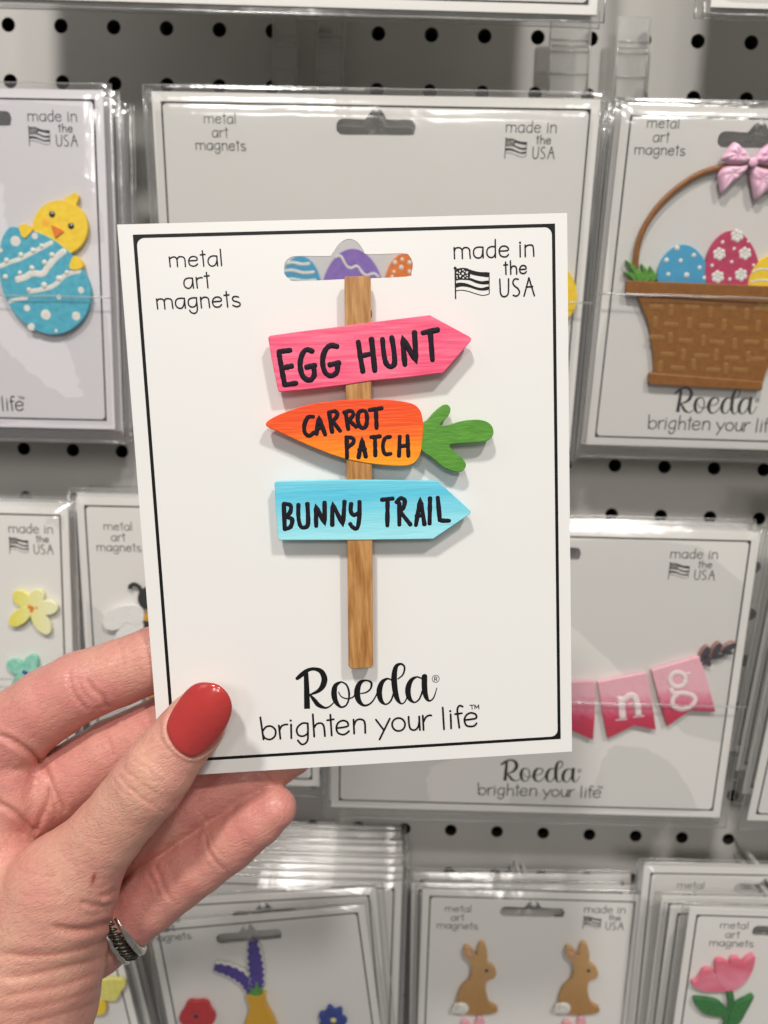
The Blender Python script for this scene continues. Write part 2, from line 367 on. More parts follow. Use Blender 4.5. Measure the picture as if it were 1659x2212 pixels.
logo = [('S',[(205,192,34),(210,330,42),(213,470,46)],0), S((138,236,28),(175,205,36),(215,175,30),(265,163,26),(320,182,38),(346,235,46),(335,290,44),(300,332,30),(235,362,12)),
 S((235,362,12),(265,398,30),(300,440,34),(350,462,18),(385,452,12),(415,425,10)),
 S((475,262,12),(432,290,34),(420,350,44),(432,410,38),(470,455,18),(510,445,14),(532,400,14),(535,340,16),(515,285,14),(475,262,12)), S((455,340,7),(475,375,9),(520,392,11),(565,380,12),(590,345,8)),
 S((625,352,9),(670,342,13),(703,310,15),(705,268,18),(665,251,13),(620,270,34),(598,330,46),(605,395,42),(640,440,22),(685,438,15),(725,400,12),(760,330,10)),
 S((880,262,12),(835,238,14),(790,265,34),(768,330,44),(778,400,36),(815,435,14),(855,410,14),(878,350,14)),
 S((912,240,10),(950,205,13),(962,150,15),(935,125,17),(897,145,32),(882,220,44),(888,320,44),(905,390,36),(935,430,14),(965,415,11),(985,370,11)),
 S((1100,240,12),(1055,225,14),(1010,255,34),(988,320,44),(998,385,36),(1035,420,14),(1075,395,14),(1100,330,14)),
 S((1115,222,44),(1115,300,44),(1125,370,38),(1150,408,17),(1185,385,11),(1210,310,7)),
 ('W',4.5,('C',(1201,239,27))), ('W',5,Lp((1192,254),(1192,226))), ('W',5,S((1192,226),(1208,228),(1208,240),(1192,241))), ('W',5,Lp((1200,241),(1210,254)))]
tag_ = [Lp((-146,535),(-122,705)), S((-128,640),(-100,608),(-60,605),(-30,635),(-35,680),(-70,705),(-110,695),(-128,665)), Lp((-4,598),(8,700)), S((0,640),(15,605),(40,592),(62,590)),
 Lp((90,590),(92,696)), D(87,560,9), S((218,582),(180,580),(145,605),(133,635),(145,670),(180,680),(215,660),(220,620)), S((218,580),(220,650),(218,705),(200,735),(170,742),(142,712)),
 Lp((257,512),(268,683)), S((264,620),(285,588),(320,580),(342,605),(350,680)), Lp((392,515),(402,675)), Lp((368,558),(418,550)),
 S((440,618),(490,612),(528,600),(520,570),(485,560),(450,580),(438,620),(452,655),(490,668),(520,655),(535,640)), Lp((570,553),(575,660)), S((573,600),(590,560),(625,550),(655,572),(660,655)),
 Lp((742,553),(800,630)), Lp((848,545),(770,705)), ('C',(916,590,50)), S((993,530),(997,590),(1010,625),(1040,632),(1065,610),(1075,565),(1074,528)), Lp((1074,528),(1080,632)),
 Lp((1102,522),(1108,632)), S((1105,575),(1125,535),(1150,520),(1167,520)), Lp((1255,460),(1265,627)), Lp((1316,512),(1320,620)), D(1313,487,9), S((1408,452),(1385,445),(1368,470),(1372,530),(1383,615)), Lp((1350,510),(1402,503)),
 S((1425,555),(1470,550),(1512,540),(1508,512),(1470,500),(1435,520),(1422,555),(1435,595),(1470,605),(1500,598),(1515,580)),
 ('W',6,Lp((1463,442),(1495,440))), ('W',6,Lp((1479,441),(1481,472))), ('W',6,Lp((1502,470),(1502,440))), ('W',6,Lp((1502,440),(1517,462))), ('W',6,Lp((1517,462),(1531,438))), ('W',6,Lp((1531,438),(1533,470)))]
BASE = {'m': (329.2, 493.7, .13227), 'u': (960.05, 493.7, .14881), 'l': (603.5, 1398.9, .28108), 's': (493.7, 493.7, .39682), 'b': (493.7, 987.5, .46295)}
def strokes(key, items, w, fr, off=0.0):            # -> list of local outlines in mm: (kind, pts, width)
    bx, by, f = BASE[key]; out = []
    for it in items:
        ww = w; caps = True
        if it[0] == 'W': ww = it[1]; it = it[2]
        sc = fr.scale((bx+f*500, by+f*500), off)*f
        if it[0] == 'D':
            p = fr.px((bx+f*it[1][0], by+f*it[1][1]), off); out.append(('D', p, it[1][2]*sc)); continue
        if it[0] == 'P':
            out.append(('P', cr([fr.px((bx+f*x, by+f*y), off) for x, y in it[1]], 3, True), 0)); continue
        if it[0] == 'C':
            x, y, r = it[1]; pts = [(x+r*math.cos(a), y+r*math.sin(a)) for a in np.linspace(0, 2*math.pi, 21)]
        else:
            if len(it) > 2: caps = False
            pts = it[1] if it[0] == 'L' else cr(it[1], 5)
        q = []
        for p in pts:
            u = fr.px((bx+f*p[0], by+f*p[1]), off); q.append(u+((p[2]*sc,) if len(p) > 2 else ()))
        out.append(('R' if caps else 'Q', q, ww*sc))
    return out
def inked(st, c, name, m, parent, at_=(0, 0), z=0.05, fat=1.0):
    mb = MB()
    for i, (k, p, w) in enumerate(st):
        zz = z+0.0022*i; mv = lambda q: (q[0]-c[0]+at_[0], q[1]-c[1]+at_[1])+tuple(q[2:])
        if k == 'D': disc(mb, mv(p), w, zz)
        elif k == 'P': poly(mb, [mv(q)[:2] for q in p], zz)
        else: ribbon(mb, [mv(q) for q in p], w*fat, zz, k == 'R')
    return mb.obj(name, m, parent)
def centre(st):
    P = [p for k, q, w in st for p in ([q] if k == 'D' else q)]
    return ((min(p[0] for p in P)+max(p[0] for p in P))/2, (min(p[1] for p in P)+max(p[1] for p in P))/2)
ST = {'metal': strokes('m', metal_art, 23, HC), 'made': strokes('u', made_in, 22, HC), 'flag': strokes('u', flag, 20, HC),
      'logo': strokes('l', logo, 14, HC), 'tag': strokes('l', tag_, 15, HC)}
STARS = [(HC.px((960.05+.14881*x, 493.7+.14881*y)), r*HC.scale((1000, 560))*.14881) for x, y, r in stars]
CM, CU, CL = centre(ST['metal']), centre(ST['made']+ST['flag']), centre(ST['logo']+ST['tag'])
def star(mb, c, r, z):
    P = [(c[0]+(r if k % 2 == 0 else r*.5)*math.sin(k*math.pi/5), c[1]+(r if k % 2 == 0 else r*.5)*math.cos(k*math.pi/5)) for k in range(10)]
    mb.add([(c[0], c[1], z)]+[(*p, z) for p in P], [(0, 1+(k+1) % 10, 1+k) for k in range(10)])
def words(parent, what, pos, m=None, ground=None, held=False):
    fat = 1.0 if held else 1.05
    if what == 'metal': inked(ST['metal'], CM, 'lettering', m or M_ink, parent, pos, fat=fat)
    if what == 'made':
        inked(ST['made'], CU, 'lettering', m or M_ink, parent, pos, fat=fat); f = inked(ST['flag'], CU, 'flag_emblem', m or M_ink, parent, pos)
        mb = MB()
        for (c, r) in STARS: star(mb, (c[0]-CU[0]+pos[0], c[1]-CU[1]+pos[1]), r, 0.085)
        s = mb.obj('star', ground or M_card, f); s['kind'] = 'stuff'
    if what == 'logo':
        inked(ST['logo'], CL, 'script_logo', m or M_ink, parent, pos, fat=1.0); inked(ST['tag'], CL, 'lettering', m or M_ink, parent, pos, fat=fat)

slot = [(303,225),(306,190),(330,160),(380,149),(540,150),(565,137),(600,85),(650,56),(700,72),(735,120),(762,140),(950,135),(985,150),(1003,190),(995,240),(962,262),(640,275),(380,286),(330,275),(306,248)]
SLOT = HC.many(Z(493.7, 493.7, .39682, slot)); SLC = ((min(p[0] for p in SLOT)+max(p[0] for p in SLOT))/2, CHT/2)
SLOT = cr(SLOT, 3, True)
SLOT = [(x-SLC[0], y-SLC[1]) for x, y in SLOT]      # relative to the card's top centre
def cardboard(mb, x0, y0, x1, y1, hole, t=0.55, r=0.0):
    O = [(x0, y0), (x1, y0), (x1, y1), (x0, y1)]
    Hl = hole[::-1] if hole and area(hole) > 0 else hole
    loops = [O]+([Hl] if hole else [])
    flat = [p for l in loops for p in l]
    T = tessellate_polygon([[Vector((*p, 0)) for p in l] for l in loops]); n = len(flat)
    V = [(*p, 0) for p in flat]+[(*p, -t) for p in flat]
    F = [fix(t_, flat) for t_ in T]; F += [tuple(i+n for i in f[::-1]) for f in F]
    s = 0
    for l in loops:
        m = len(l); F += [(s+i, n+s+i, n+s+(i+1) % m, s+(i+1) % m) for i in range(m)]; s += m
    mb.add(V, F); return mb
def border(mb, x0, y0, x1, y1, w=0.75, r=2.6, z=0.045):   # black frame line: square outside, round inside
    O = [(x0, y0), (x1, y0), (x1, y1), (x0, y1)]
    I = []
    for cx, cy, a0 in ((x1-w-r, y0+w+r, -90), (x1-w-r, y1-w-r, 0), (x0+w+r, y1-w-r, 90), (x0+w+r, y0+w+r, 180)):
        I.append([(cx+r*math.cos(math.radians(a0+a)), cy+r*math.sin(math.radians(a0+a))) for a in range(0, 91, 15)])
    V = [(*p, z) for p in O]; base = []
    for seg in I: base.append(len(V)); V += [(*p, z) for p in seg]
    F = []
    oc = [1, 2, 3, 0]
    for k in range(4):
        for j in range(6): F.append((oc[k], base[k]+j+1, base[k]+j))
        nk = (k+1) % 4; F.append((oc[k], oc[nk], base[nk], base[k]+6))
    mb.add(V, F)

# ------------------------------------------------------------------ the held card
root = thing('magnet_card', 'white framed card held in the hand, painted signpost magnet on its front', 'card', HC)
cardboard(MB(), -CW/2, -CHT/2, CW/2, CHT/2, [(x+SLC[0], y+SLC[1]) for x, y in SLOT], 0.6).obj('card_backing', M_card, root)
bq = HC.many([(285, 508), (1198, 482), (1212, 1600), (376, 1643)])
bx0, bx1 = (bq[0][0]+bq[3][0])/2, (bq[1][0]+bq[2][0])/2; by1, by0 = (bq[0][1]+bq[1][1])/2, (bq[2][1]+bq[3][1])/2
_b = MB(); border(_b, bx0, by0, bx1, by1, 0.85, 1.9); _b.obj('frame_line', M_ink, root)
words(root, 'metal', CM, held=True); words(root, 'made', CU, held=True); words(root, 'logo', CL, held=True)

# ------------------------------------------------------------------ the signpost magnet on the held card
ZB = 2.3; ZP = 4.1; ZS = 4.35                      # back, post face, board face above the card
post_c = HC.px((778, 1020), ZS); SF = HC.moved(post_c[0], post_c[1], 0)
wood = mat('painted_wood_tan', 'C4925A', 0.45, col2='96632C', vscale=900, stretch=(1, .1, 1), bump=0.14, bscale=1100)
sp = thing('signpost_magnet', 'painted signpost magnet with pink, carrot and blue arrows on the held card', 'magnet', SF)
def Ls(key, pts, w): return SF.many(Z(*BASE[key], pts), w)
postP = SF.many([(744, 600), (747, 597), (797, 596), (801, 600), (806, 1437), (801, 1443), (758, 1445), (753, 1440)], ZP)
plate(MB(), rounded(postP, .5), ZB, ZP, 0.14).obj('post', wood, sp, True)
pinkM = mat('pink_paint', 'EC4C74', 0.42, col2='F47492', vscale=900, stretch=(.08, 1, 1), bump=0.10, bscale=1500)
blueM = mat('blue_paint', '5CC5E0', 0.40, var=0.08, vscale=900, stretch=(.08, 1, 1), bump=0.10, bscale=1500, blend=(1, -18.5, -1, [(0.0, 'A6E9F2'), (.3, '93E1EE'), (.7, '5DC8E4'), (1, '7AD4E8')]))
carM = mat('carrot_paint', 'F07020', 0.36, var=0.07, vscale=900, stretch=(.08, 1, 1), bump=0.10, bscale=1500, blend=(1, 1, 19, [(0.0, 'FFA81E'), (.3, 'FC8A18'), (.65, 'F2551A'), (1, 'EE4A18')]))
grM = mat('leaf_green_paint', '5C9A36', 0.42, col2='4E8A2C', vscale=1300, stretch=(.25, 1, 1), bump=0.10, bscale=1500)
pinkP = Ls('s', [(213,584),(420,556),(640,529),(790,508),(1096,471),(1331,598),(1170,785),(960,812),(780,828),(640,850),(460,872),(272,892),(240,740)], ZS)
plate(MB(), rounded(pinkP, .9), ZB, ZS, 0.16).obj('arrow_board', pinkM, sp, True)['label'] = 'pink arrow board reading EGG HUNT'
carP = Ls('s', [(203,1060),(232,1035),(300,1003),(450,955),(640,932),(780,929),(900,935),(1000,953),(1042,988),(1056,1035),(1061,1085),(1054,1160),(1048,1215),(1025,1262),(985,1288),(900,1292),(780,1281),(640,1255),(520,1215),(400,1165),(280,1110),(215,1082)], ZS)
plate(MB(), cr(carP, 3, True), ZB, ZS, 0.16).obj('carrot_root', carM, sp, True)
grP = Ls('s', [(1058,1062),(1085,1040),(1120,1000),(1160,966),(1190,958),(1209,982),(1195,1022),(1165,1050),(1152,1072),(1200,1068),(1280,1046),(1370,1041),(1425,1064),(1443,1108),(1425,1145),(1380,1162),(1290,1168),(1218,1173),(1204,1187),(1232,1217),(1275,1253),(1293,1290),(1268,1324),(1220,1320),(1168,1298),(1110,1250),(1060,1215),(1047,1190),(1043,1120)], ZP)
plate(MB(), cr(grP, 3, True), ZB, ZP+.1, 0.16).obj('carrot_leaves', grM, sp, True)
bluP = Ls('b', [(213,113),(600,105),(978,112),(1138,258),(955,382),(600,387),(232,388),(222,260)], ZS)
plate(MB(), rounded(bluP, .8), ZB, ZS, 0.16).obj('arrow_board', blueM, sp, True)['label'] = 'light blue arrow board reading BUNNY TRAIL'
for c in ((778, 680), (775, 935), (778, 1330)):
    u, v = SF.px(c, 1); plate(MB(), ell((u, v), 3.0, 3.0), 0.07, ZB, 0.1).obj('magnet_disc', M_magnet, sp)
egg = [Lp((275,670),(335,663)), Lp((274,676),(290,770),(306,850)), Lp((290,760),(343,749)), Lp((308,851),(368,842)),
 S((455,668),(422,660),(397,695),(390,750),(405,805),(440,826),(466,800),(463,748)), Lp((425,755),(470,745)), S((590,642),(552,638),(522,672),(512,730),(527,785),(560,802),(590,780),(594,735)), Lp((552,742),(600,732)),
 Lp((706,617),(718,700),(731,778)), Lp((778,603),(788,690),(796,774)), Lp((720,695),(782,680)), S((838,602),(844,670),(856,730),(880,752),(903,735),(900,665),(888,592)), Lp((960,742),(946,590),(1022,728),(1012,566)), Lp((1058,568),(1138,552)), Lp((1098,562),(1110,716))]
car = [S((462,1024),(432,1028),(413,1070),(416,1112),(440,1128),(468,1108)), Lp((479,1118),(491,1024),(526,1122)), Lp((482,1088),(513,1083)), Lp((548,1008),(564,1108)), S((545,1002),(580,995),(592,1017),(568,1048)), Lp((568,1050),(608,1102)),
 Lp((637,1002),(652,1092)), S((630,1002),(664,992),(680,1012),(657,1043)), Lp((657,1045),(695,1080)), S((728,990),(707,1005),(704,1050),(722,1084),(746,1078),(754,1040),(748,1000),(728,990)), Lp((768,988),(834,978)), Lp((802,984),(806,1086)),
 Lp((643,1138),(645,1246)), S((640,1136),(675,1141),(680,1165),(650,1190)), Lp((708,1246),(727,1142),(747,1242)), Lp((710,1205),(745,1201)), Lp((775,1136),(824,1131)), Lp((797,1134),(799,1236)), S((880,1134),(852,1142),(840,1185),(851,1226),(883,1226)), Lp((932,1132),(928,1238)), Lp((974,1128),(979,1238)), Lp((932,1186),(974,1181))]
bun = [Lp((258,220),(262,336)), S((258,217),(290,226),(286,260),(264,274)), S((266,278),(296,290),(290,324),(264,336)), S((326,222),(326,280),(336,322),(355,328),(371,310),(368,218)), Lp((409,322),(407,226),(449,314),(448,212)), Lp((484,316),(484,214),(534,318),(541,208)),
 S((572,218),(570,250),(582,270),(606,262)), S((611,208),(610,280),(600,332),(577,325),(568,312)), Lp((716,199),(766,193)), Lp((742,199),(741,320)), Lp((797,215),(797,316)), S((785,210),(802,192),(822,202),(816,235),(799,254)), Lp((802,256),(848,314)),
 Lp((874,318),(895,193),(914,313)), Lp((877,275),(908,271)), Lp((940,192),(938,310)), Lp((976,188),(986,296),(1030,297))]
inkP = mat('brushed_black_paint', (0.011, 0.007, 0.014, 1), 0.55, bump=0.08, bscale=1500, spec=.2)
def painted(key, items, w, parent, name):
    mb = MB()
    for it in items:
        pts = it[1] if it[0] == 'L' else cr(it[1], 4)
        if it[0] == 'L':                                           # densify so that the brush line wavers a little
            q = []
            for a, b in zip(pts[:-1], pts[1:]):
                for k in range(5): q.append((a[0]+(b[0]-a[0])*k/5, a[1]+(b[1]-a[1])*k/5))
            pts = q+[pts[-1]]
        P = Ls(key, pts, ZS); sc = SF.scale((780, 900), ZS)*BASE[key][2]
        R = [w*sc/2*(1+random.uniform(-.10, .12)) for _ in P]
        # round ends
        a, b = np.array(P[0]), np.array(P[1]); d = (a-b)/np.linalg.norm(a-b); P0 = [tuple(a+d*R[0]*.85), tuple(a+d*R[0]*.5)]
        a, b = np.array(P[-1]), np.array(P[-2]); d = (a-b)/np.linalg.norm(a-b); P1 = [tuple(a+d*R[-1]*.5), tuple(a+d*R[-1]*.85)]
        P = P0+P+P1; R = [R[0]*.45, R[0]*.85]+R+[R[-1]*.85, R[-1]*.45]
        tube(mb, [(x, y, ZS) for x, y in P], R, 8, 0.11)
    return mb.obj(name, inkP, parent, True)
painted('s', egg, 29, sp, 'lettering'); painted('s', car, 23, sp, 'lettering'); painted('b', bun, 21, sp, 'lettering')

# ------------------------------------------------------------------ cards hanging on the pegboard
def solve_frame(C, T, Sd, Y, left=True, lean=None):
    """rectangle corner C seen at a pixel, T along the top edge, Sd along a side; leans so that the corner is square"""
    best = None
    for k in (range(-8, 57) if lean is None else [lean*4]):
        a = math.radians(k/4)                       # bottom leans back by a
        O = at(*C, Y); ey = np.array([0, -math.sin(a), math.cos(a)]); ex = np.array([1., 0, 0])
        f = Frame(O, ex, ey); t = np.array(f.px(T)); s = np.array(f.px(Sd))
        c = abs((t@s)/np.linalg.norm(t)/np.linalg.norm(s))
        if best is None or c < best[0]: best = (c, a, f, t, s)
    c, a, f, t, s = best
    ang = math.atan2(t[1], t[0]) if left else math.atan2(-t[1], -t[0])
    if lean is not None:
        s2 = s if s[1] > 0 else -s; ang = .5*ang+.5*math.atan2(-s2[0], s2[1])
    return f.turned(ang), math.degrees(a), np.linalg.norm(t), np.linalg.norm(s)
def film(mb, x0, y0, x1, y1, lift=4.6, seed=0, mg_=(3.5, 5.5, 2.5)):
    r = random.Random(seed); sx, bt, tp = mg_
    X0, X1, Y0, Y1 = x0-sx, x1+sx, y0-bt, y1+tp
    nx, ny = 22, 28; ph = [r.uniform(0, 6.28) for _ in range(8)]
    gx = [0, .012, .03, .06]+list(np.linspace(.1, .9, nx-8))+[.94, .97, .988, 1]; gy = [0, .012, .03, .06]+list(np.linspace(.1, .9, ny-8))+[.94, .97, .988, 1]
    V = []
    for v in gy:
        for u in gx:
            e = min(min(u, 1-u)*(X1-X0), min(v, 1-v)*(Y1-Y0)); k = min(1, max(0, e-.8)/5); k = k*k*(3-2*k)
            wv = .28*math.sin(u*9+ph[0]+2*math.sin(v*3+ph[4]))+.22*math.sin(v*7+ph[1]+2*u)+.15*math.sin((u+v)*17+ph[2])
            we = .12*math.sin(u*26+ph[5])*math.sin(v*21+ph[6])*(1-k)
            V.append((X0+(X1-X0)*u+.25*math.sin(v*14+ph[3])*(1 if u in (0, 1) else 0), Y0+(Y1-Y0)*v+.25*math.sin(u*15+ph[7])*(1 if v in (0, 1) else 0), .25+(lift-.25+wv*k)*k+we))
    nX, nY = len(gx), len(gy)
    F = [(j*nX+i, j*nX+i+1, (j+1)*nX+i+1, (j+1)*nX+i) for j in range(nY-1) for i in range(nX-1)]
    mb.add(V, F)
    mb.add([(X0, Y0, -.75), (X1, Y0, -.75), (X1, Y1, -.75), (X0, Y1, -.75)], [(0, 3, 2, 1)])
    return mb
def edge_bead(x0, y0, x1, y1, mg_=(3.5, 5.5, 2.5)): # the welded rim of the bag
    sx, bt, tp = mg_; X0, X1, Y0, Y1 = x0-sx, x1+sx, y0-bt, y1+tp; mb = MB()
    for a, b in (((X0, Y0), (X0, Y1)), ((X1, Y0), (X1, Y1)), ((X0, Y0), (X1, Y0)), ((X0, Y1), (X1, Y1))):
        n = 14; P = [(a[0]+(b[0]-a[0])*k/n, a[1]+(b[1]-a[1])*k/n, .1+.3*math.sin(k*2.3+a[0])) for k in range(n+1)]
        tube(mb, P, .28, 6)
    return mb
PACKS = {}
ORD = ['first', 'second', 'third', 'fourth', 'fifth', 'sixth', 'seventh', 'eighth', 'ninth', 'tenth']
def pack(key, label, C, T, Sd, Y, corner='TL', w=None, h=145.7, wpx=None, n=5, step=4.6, mcard=None, prints=(), hole=None, seam=None,
         behind='', jit=2.0, name='magnet_card', drop=0.0, group=None, cat='card', rim=(3.5, 5.5, 2.5), lean=None):
    left = corner[1] == 'L'
    f, lean, tl, sl = solve_frame(C, T, Sd, Y, left, lean)
    if wpx: w = tl
    if h is None: h = sl
    x0 = 0 if left else -w; y1 = 0 if corner[0] == 'T' else h
    f = f.moved(x0+w/2, y1-h/2); mcard = mcard or M_card_b
    print('PACK %s lean %.1f w %.1f h %.1f' % (key, lean, w, h))
    root = thing(name, label, cat, f, group)
    hc = f.px(hole) if hole else (0, h/2-5)
    HL = [(x+hc[0], y+h/2) for x, y in SLOT]
    cb = cardboard(MB(), -w/2, -h/2, w/2, h/2, HL, .55).obj('card_backing', mcard, root)
    b = MB(); border(b, -w/2+3.6, -h/2+3.6, w/2-3.6, h/2-3.6, .75, 1.8); bo = b.obj('frame_line', M_ink, root)
    for what, pos in prints: words(root, what, f.px(pos), ground=mcard)
    fl = film(MB(), -w/2, -h/2, w/2, h/2, seed=len(PACKS), mg_=rim).obj('clear_sleeve', M_film, root, True)
    eb = edge_bead(-w/2, -h/2, w/2, h/2, rim).obj('sleeve_rim', M_seam, root, True)
    if seam:
        v = f.px(seam, 4.8)[1]; mb = MB(); P = [(-w/2-3+(w+6)*k/20, v+.12*math.sin(k*1.7), 4.85+.12*math.sin(k)) for k in range(21)]
        tube(mb, P, .45, 6, 0.5); mb.obj('sleeve_seam', M_seam, root, True)
    bk = MB(); cardboard(bk, -w/2, -h/2, w/2, h/2, HL, .55); bmesh_ = bk.obj('card_backing', mcard).data
    proto_objs = []
    for k in range(1, n+1):
        g = Frame(f.O+np.array([random.uniform(-jit, jit), step*k, random.uniform(-jit, jit)-drop*k]), f.ex, f.ey).turned(random.uniform(-.006, .006))
        r2 = thing(name, 'white sleeved card, %s behind %s, thin edge showing' % (ORD[k-1], key), 'card', g, group='cards stacked behind '+key)
        for src, nm in ((cb, 'card_backing'), (bo, 'frame_line'), (fl, 'clear_sleeve'), (eb, 'sleeve_rim')):
            o = src.copy(); COL.objects.link(o); o.parent = r2
        proto_objs.append(r2)
    bpy.data.objects.remove([o for o in bpy.data.objects if o.data == bmesh_][0])
    # the peg hook that carries them
    hp = Frame(f.O+f.ex*hc[0]+f.ey*(h/2-6.2), f.ex, f.ey).O
    mb = MB(); y0 = hp[1]-11; P = [(0, PY-hp[1]+4, 0), (0, 4, 0), (0, 0, .1), (0, -1.6, .5)]
    o = tube(MB(), cr(P, 4), 1.5, 10).obj('peg_hook', M_hook, None, True); o.location = (hp[0]*MM, hp[1]*MM, hp[2]*MM)
    o['label'] = 'pale plastic peg hook carrying '+key; o['category'] = 'hook'; o['group'] = 'peg hooks in the pegboard'
    PACKS[key] = f; return f, root

REG = {'c': (0, 329.1, .2977), 'k': (1207, 219.4, .3472), 'f': (0, 932.6, .2727), 'n': (1206.9, 1344.1, .27248), 'v': (164.6, 1700.6, .4629), 'r': (877.8, 1810.3, .4709), 's': BASE['s'], 'w': (164.6, 1920, .1319)}
class Mag:                                          # a flat cut-out magnet lying on a card inside its sleeve
    def __init__(s, fr, reg, c, name, label, z0=.6, z1=2.6):
        s.reg = REG[reg]; s.z0, s.z1 = z0, z1
        p = (s.reg[0]+s.reg[2]*c[0], s.reg[1]+s.reg[2]*c[1]); u = fr.px(p, z1)
        s.fr = fr.moved(*u); s.sc = s.fr.scale(p, z1)*s.reg[2]
        s.root = thing(name, label, 'magnet', s.fr)
    def pts(s, P, z=None): return s.fr.many(Z(*s.reg, [p[:2] for p in P]), s.z1 if z is None else z)
    def plate(s, P, name, m, dz=0.0, base=None, smooth=True, rnd=0, bev=.14, parent=None):
        Q = s.pts(P, s.z1+dz); Q = cr(Q, 3, True) if smooth else (rounded(Q, rnd) if rnd else Q)
        return plate(MB(), Q, s.z0 if base is None else base, s.z1+dz, bev).obj(name, m, parent or s.root, True)
    def lines(s, items, name, m, dz=.05, parent=None):
        mb = MB()
        for i, (P, w) in enumerate(items):
            Q = s.pts(cr(P, 5), s.z1); R = [w*s.sc/2]*len(Q); R[0] *= .6; R[-1] *= .6
            tube(mb, [(x, y, s.z1+dz-.02) for x, y in Q], R, 8, .10)
            if name != 'lettering': o = mb.obj(name, m, parent or s.root, True); mb = MB()
        return mb.obj(name, m, parent or s.root, True) if name == 'lettering' else o
    def dots(s, P, name, m, dz=0.0, flat=.5, parent=None):
        mb = MB()
        for p in P:
            u = s.pts([p])[0]; bead(mb, (*u, s.z1+dz-.02), p[2]*s.sc, flat=flat*.4)
            if name != 'blossom': o = mb.obj(name, m, parent or s.root, True); mb = MB()
        return mb.obj(name, m, parent or s.root, True) if name == 'blossom' else o

P_cheek = paint('cheek_paint', 'F7B92C', 'F4B028')
P_white = paint('white_paint', 'E4E2DA', 'D6D6CE'); P_yellow = paint('yellow_paint', 'F6D22C', 'EBC31E'); P_black = mat('black_paint', (0.015, 0.015, 0.018, 1), .35)
P_orange = paint('orange_paint', 'E87C1E', 'D96C18'); P_teal = paint('turquoise_paint', '4FAFC4', '3B9DB8'); P_grass = paint('grass_paint', '5E9E33', '3F7E24')
P_gold = paint('golden_paint', 'E3A21A', 'D09010'); P_brown = paint('basket_brown_paint', '8E5806', '804C04', bump=.03); P_tan = paint('basket_tan_paint', '996926', '8E5E1C')
P_blue = mat('blue_egg_paint', '2C86BC', .4, var=.08, blend=(1, -9, 9, [(0, '1C67AE'), (1, '45A3CC')])); P_pink = paint('raspberry_paint', 'C33A62', 'AE2F58')
P_purple = paint('purple_paint', '8C6FBE', '7F60B2'); P_rabbit = mat('rabbit_tan_paint', 'BC8E54', .42, var=.08, vscale=80, blend=(1, -22, 14, [(0, 'A57636'), (1, 'C89C63')]))
P_rosep = paint('pale_pink_paint', 'E9AEB5', 'DF9CA6'); P_lav = paint('violet_paint', '4A3796', '3B2B80', bump=.1, bscale=900); P_vase = mat('mustard_paint', 'D9A312', .38, var=.05)
P_red = paint('red_paint', 'C9252C', 'B01C26'); P_navy = paint('navy_paint', '1F3F9A', '17307C'); P_stem = paint('stem_green_paint', '2C7A36', '1F6429')
P_tulip = mat('tulip_paint', 'DA5A74', .4, col2='E88CA0', vscale=120, stretch=(.5, 1, 1)); P_pale = paint('pale_yellow_paint', 'E8E07A', 'D9D060'); P_mint = paint('mint_paint', '9FD8C4', '6CC4AC')
P_glit = mat('white_glitter', 'F2F2EE', .3, col2='E4E4E0', vscale=1500, bump=.3, bscale=2200); P_hole = mat('grey_film_edge', (0.5, 0.5, 0.49, 1), .3)

# ---- upper row out of the top of the frame
pack('the top edge card', 'wide sleeved card of which only the bottom edge shows along the top', (-60, -6), (1290, 12), (-64, -120), 322, 'BL', wpx=True, h=145.7, n=2, step=4, behind='', drop=-1.5, lean=1, rim=(3, 2.6, 2))
pack('the top right corner card', 'sleeved card with only its bottom edge at the top right corner', (1535, 15), (1659, 20), (1546, -110), 322, 'BL', w=140, n=2, step=4, lean=1, drop=-1.5, rim=(3, 2.4, 2))
# ---- middle row
f, _ = pack('the chick card', 'sleeved lilac-white card with a yellow chick on a turquoise egg, left edge', (222, 195), (0, 191), (248, 924), 332, 'TR', w=112, n=6, h=142.6, mcard=M_lilac, seam=(100, 640),
  prints=(('made', (114, 277)), ('logo', (-92, 843))), behind='sleeved card behind the chick card, only its right edge and bottom showing')
m = Mag(f, 'c', (330, 900), 'chick_magnet', 'yellow chick sitting behind a turquoise spotted egg, on the lilac card')
m.plate([(435+200*math.cos(a), 545+200*math.sin(a)) for a in np.linspace(0, 6.283, 24, endpoint=False)], 'head', P_yellow)
m.plate([(470,352),(472,325),(498,320),(520,300),(550,293),(570,318),(562,352),(540,392),(500,388),(482,368)], 'tuft', P_yellow, -.1)
e = m.plate([(70,545),(135,545),(250,572),(380,630),(520,740),(600,850),(650,970),(656,1060),(625,1170),(560,1250),(480,1302),(380,1322),(280,1300),(180,1240),(100,1160),(40,1060),(5,950),(-8,850),(-5,720),(20,610)], 'egg', P_teal, .35)
m.plate([(135,540),(160,518),(200,525),(242,552),(215,590),(180,622),(155,605),(143,572)], 'wing', P_yellow, .8); m.plate([(527,758),(555,752),(590,790),(600,830),(572,850),(520,852),(503,832),(510,795)], 'wing', P_yellow, .8)
m.plate([(372,528),(418,545),(462,572),(432,598),(400,620),(385,575)], 'beak', P_orange, .5, bev=.2); m.dots([(332,508,34)], 'cheek', P_cheek, -.02, .1); m.dots([(378,450,23),(516,535,23)], 'eye', P_black, 0, .8); m.dots([(385,444,6),(523,529,6)], 'eye_glint', P_white, .9)
m.lines([([(-5,832),(60,803),(150,772),(240,727),(310,690),(388,648)],40),([(110,928),(190,905),(235,878),(310,882),(350,832),(400,772),(478,708)],54),([(0,966),(130,960)],36),([(200,1012),(320,992),(400,962),(480,890),(592,858)],42),([(60,1092),(110,1070),(212,1058)],34)], 'garland', P_white, .3)
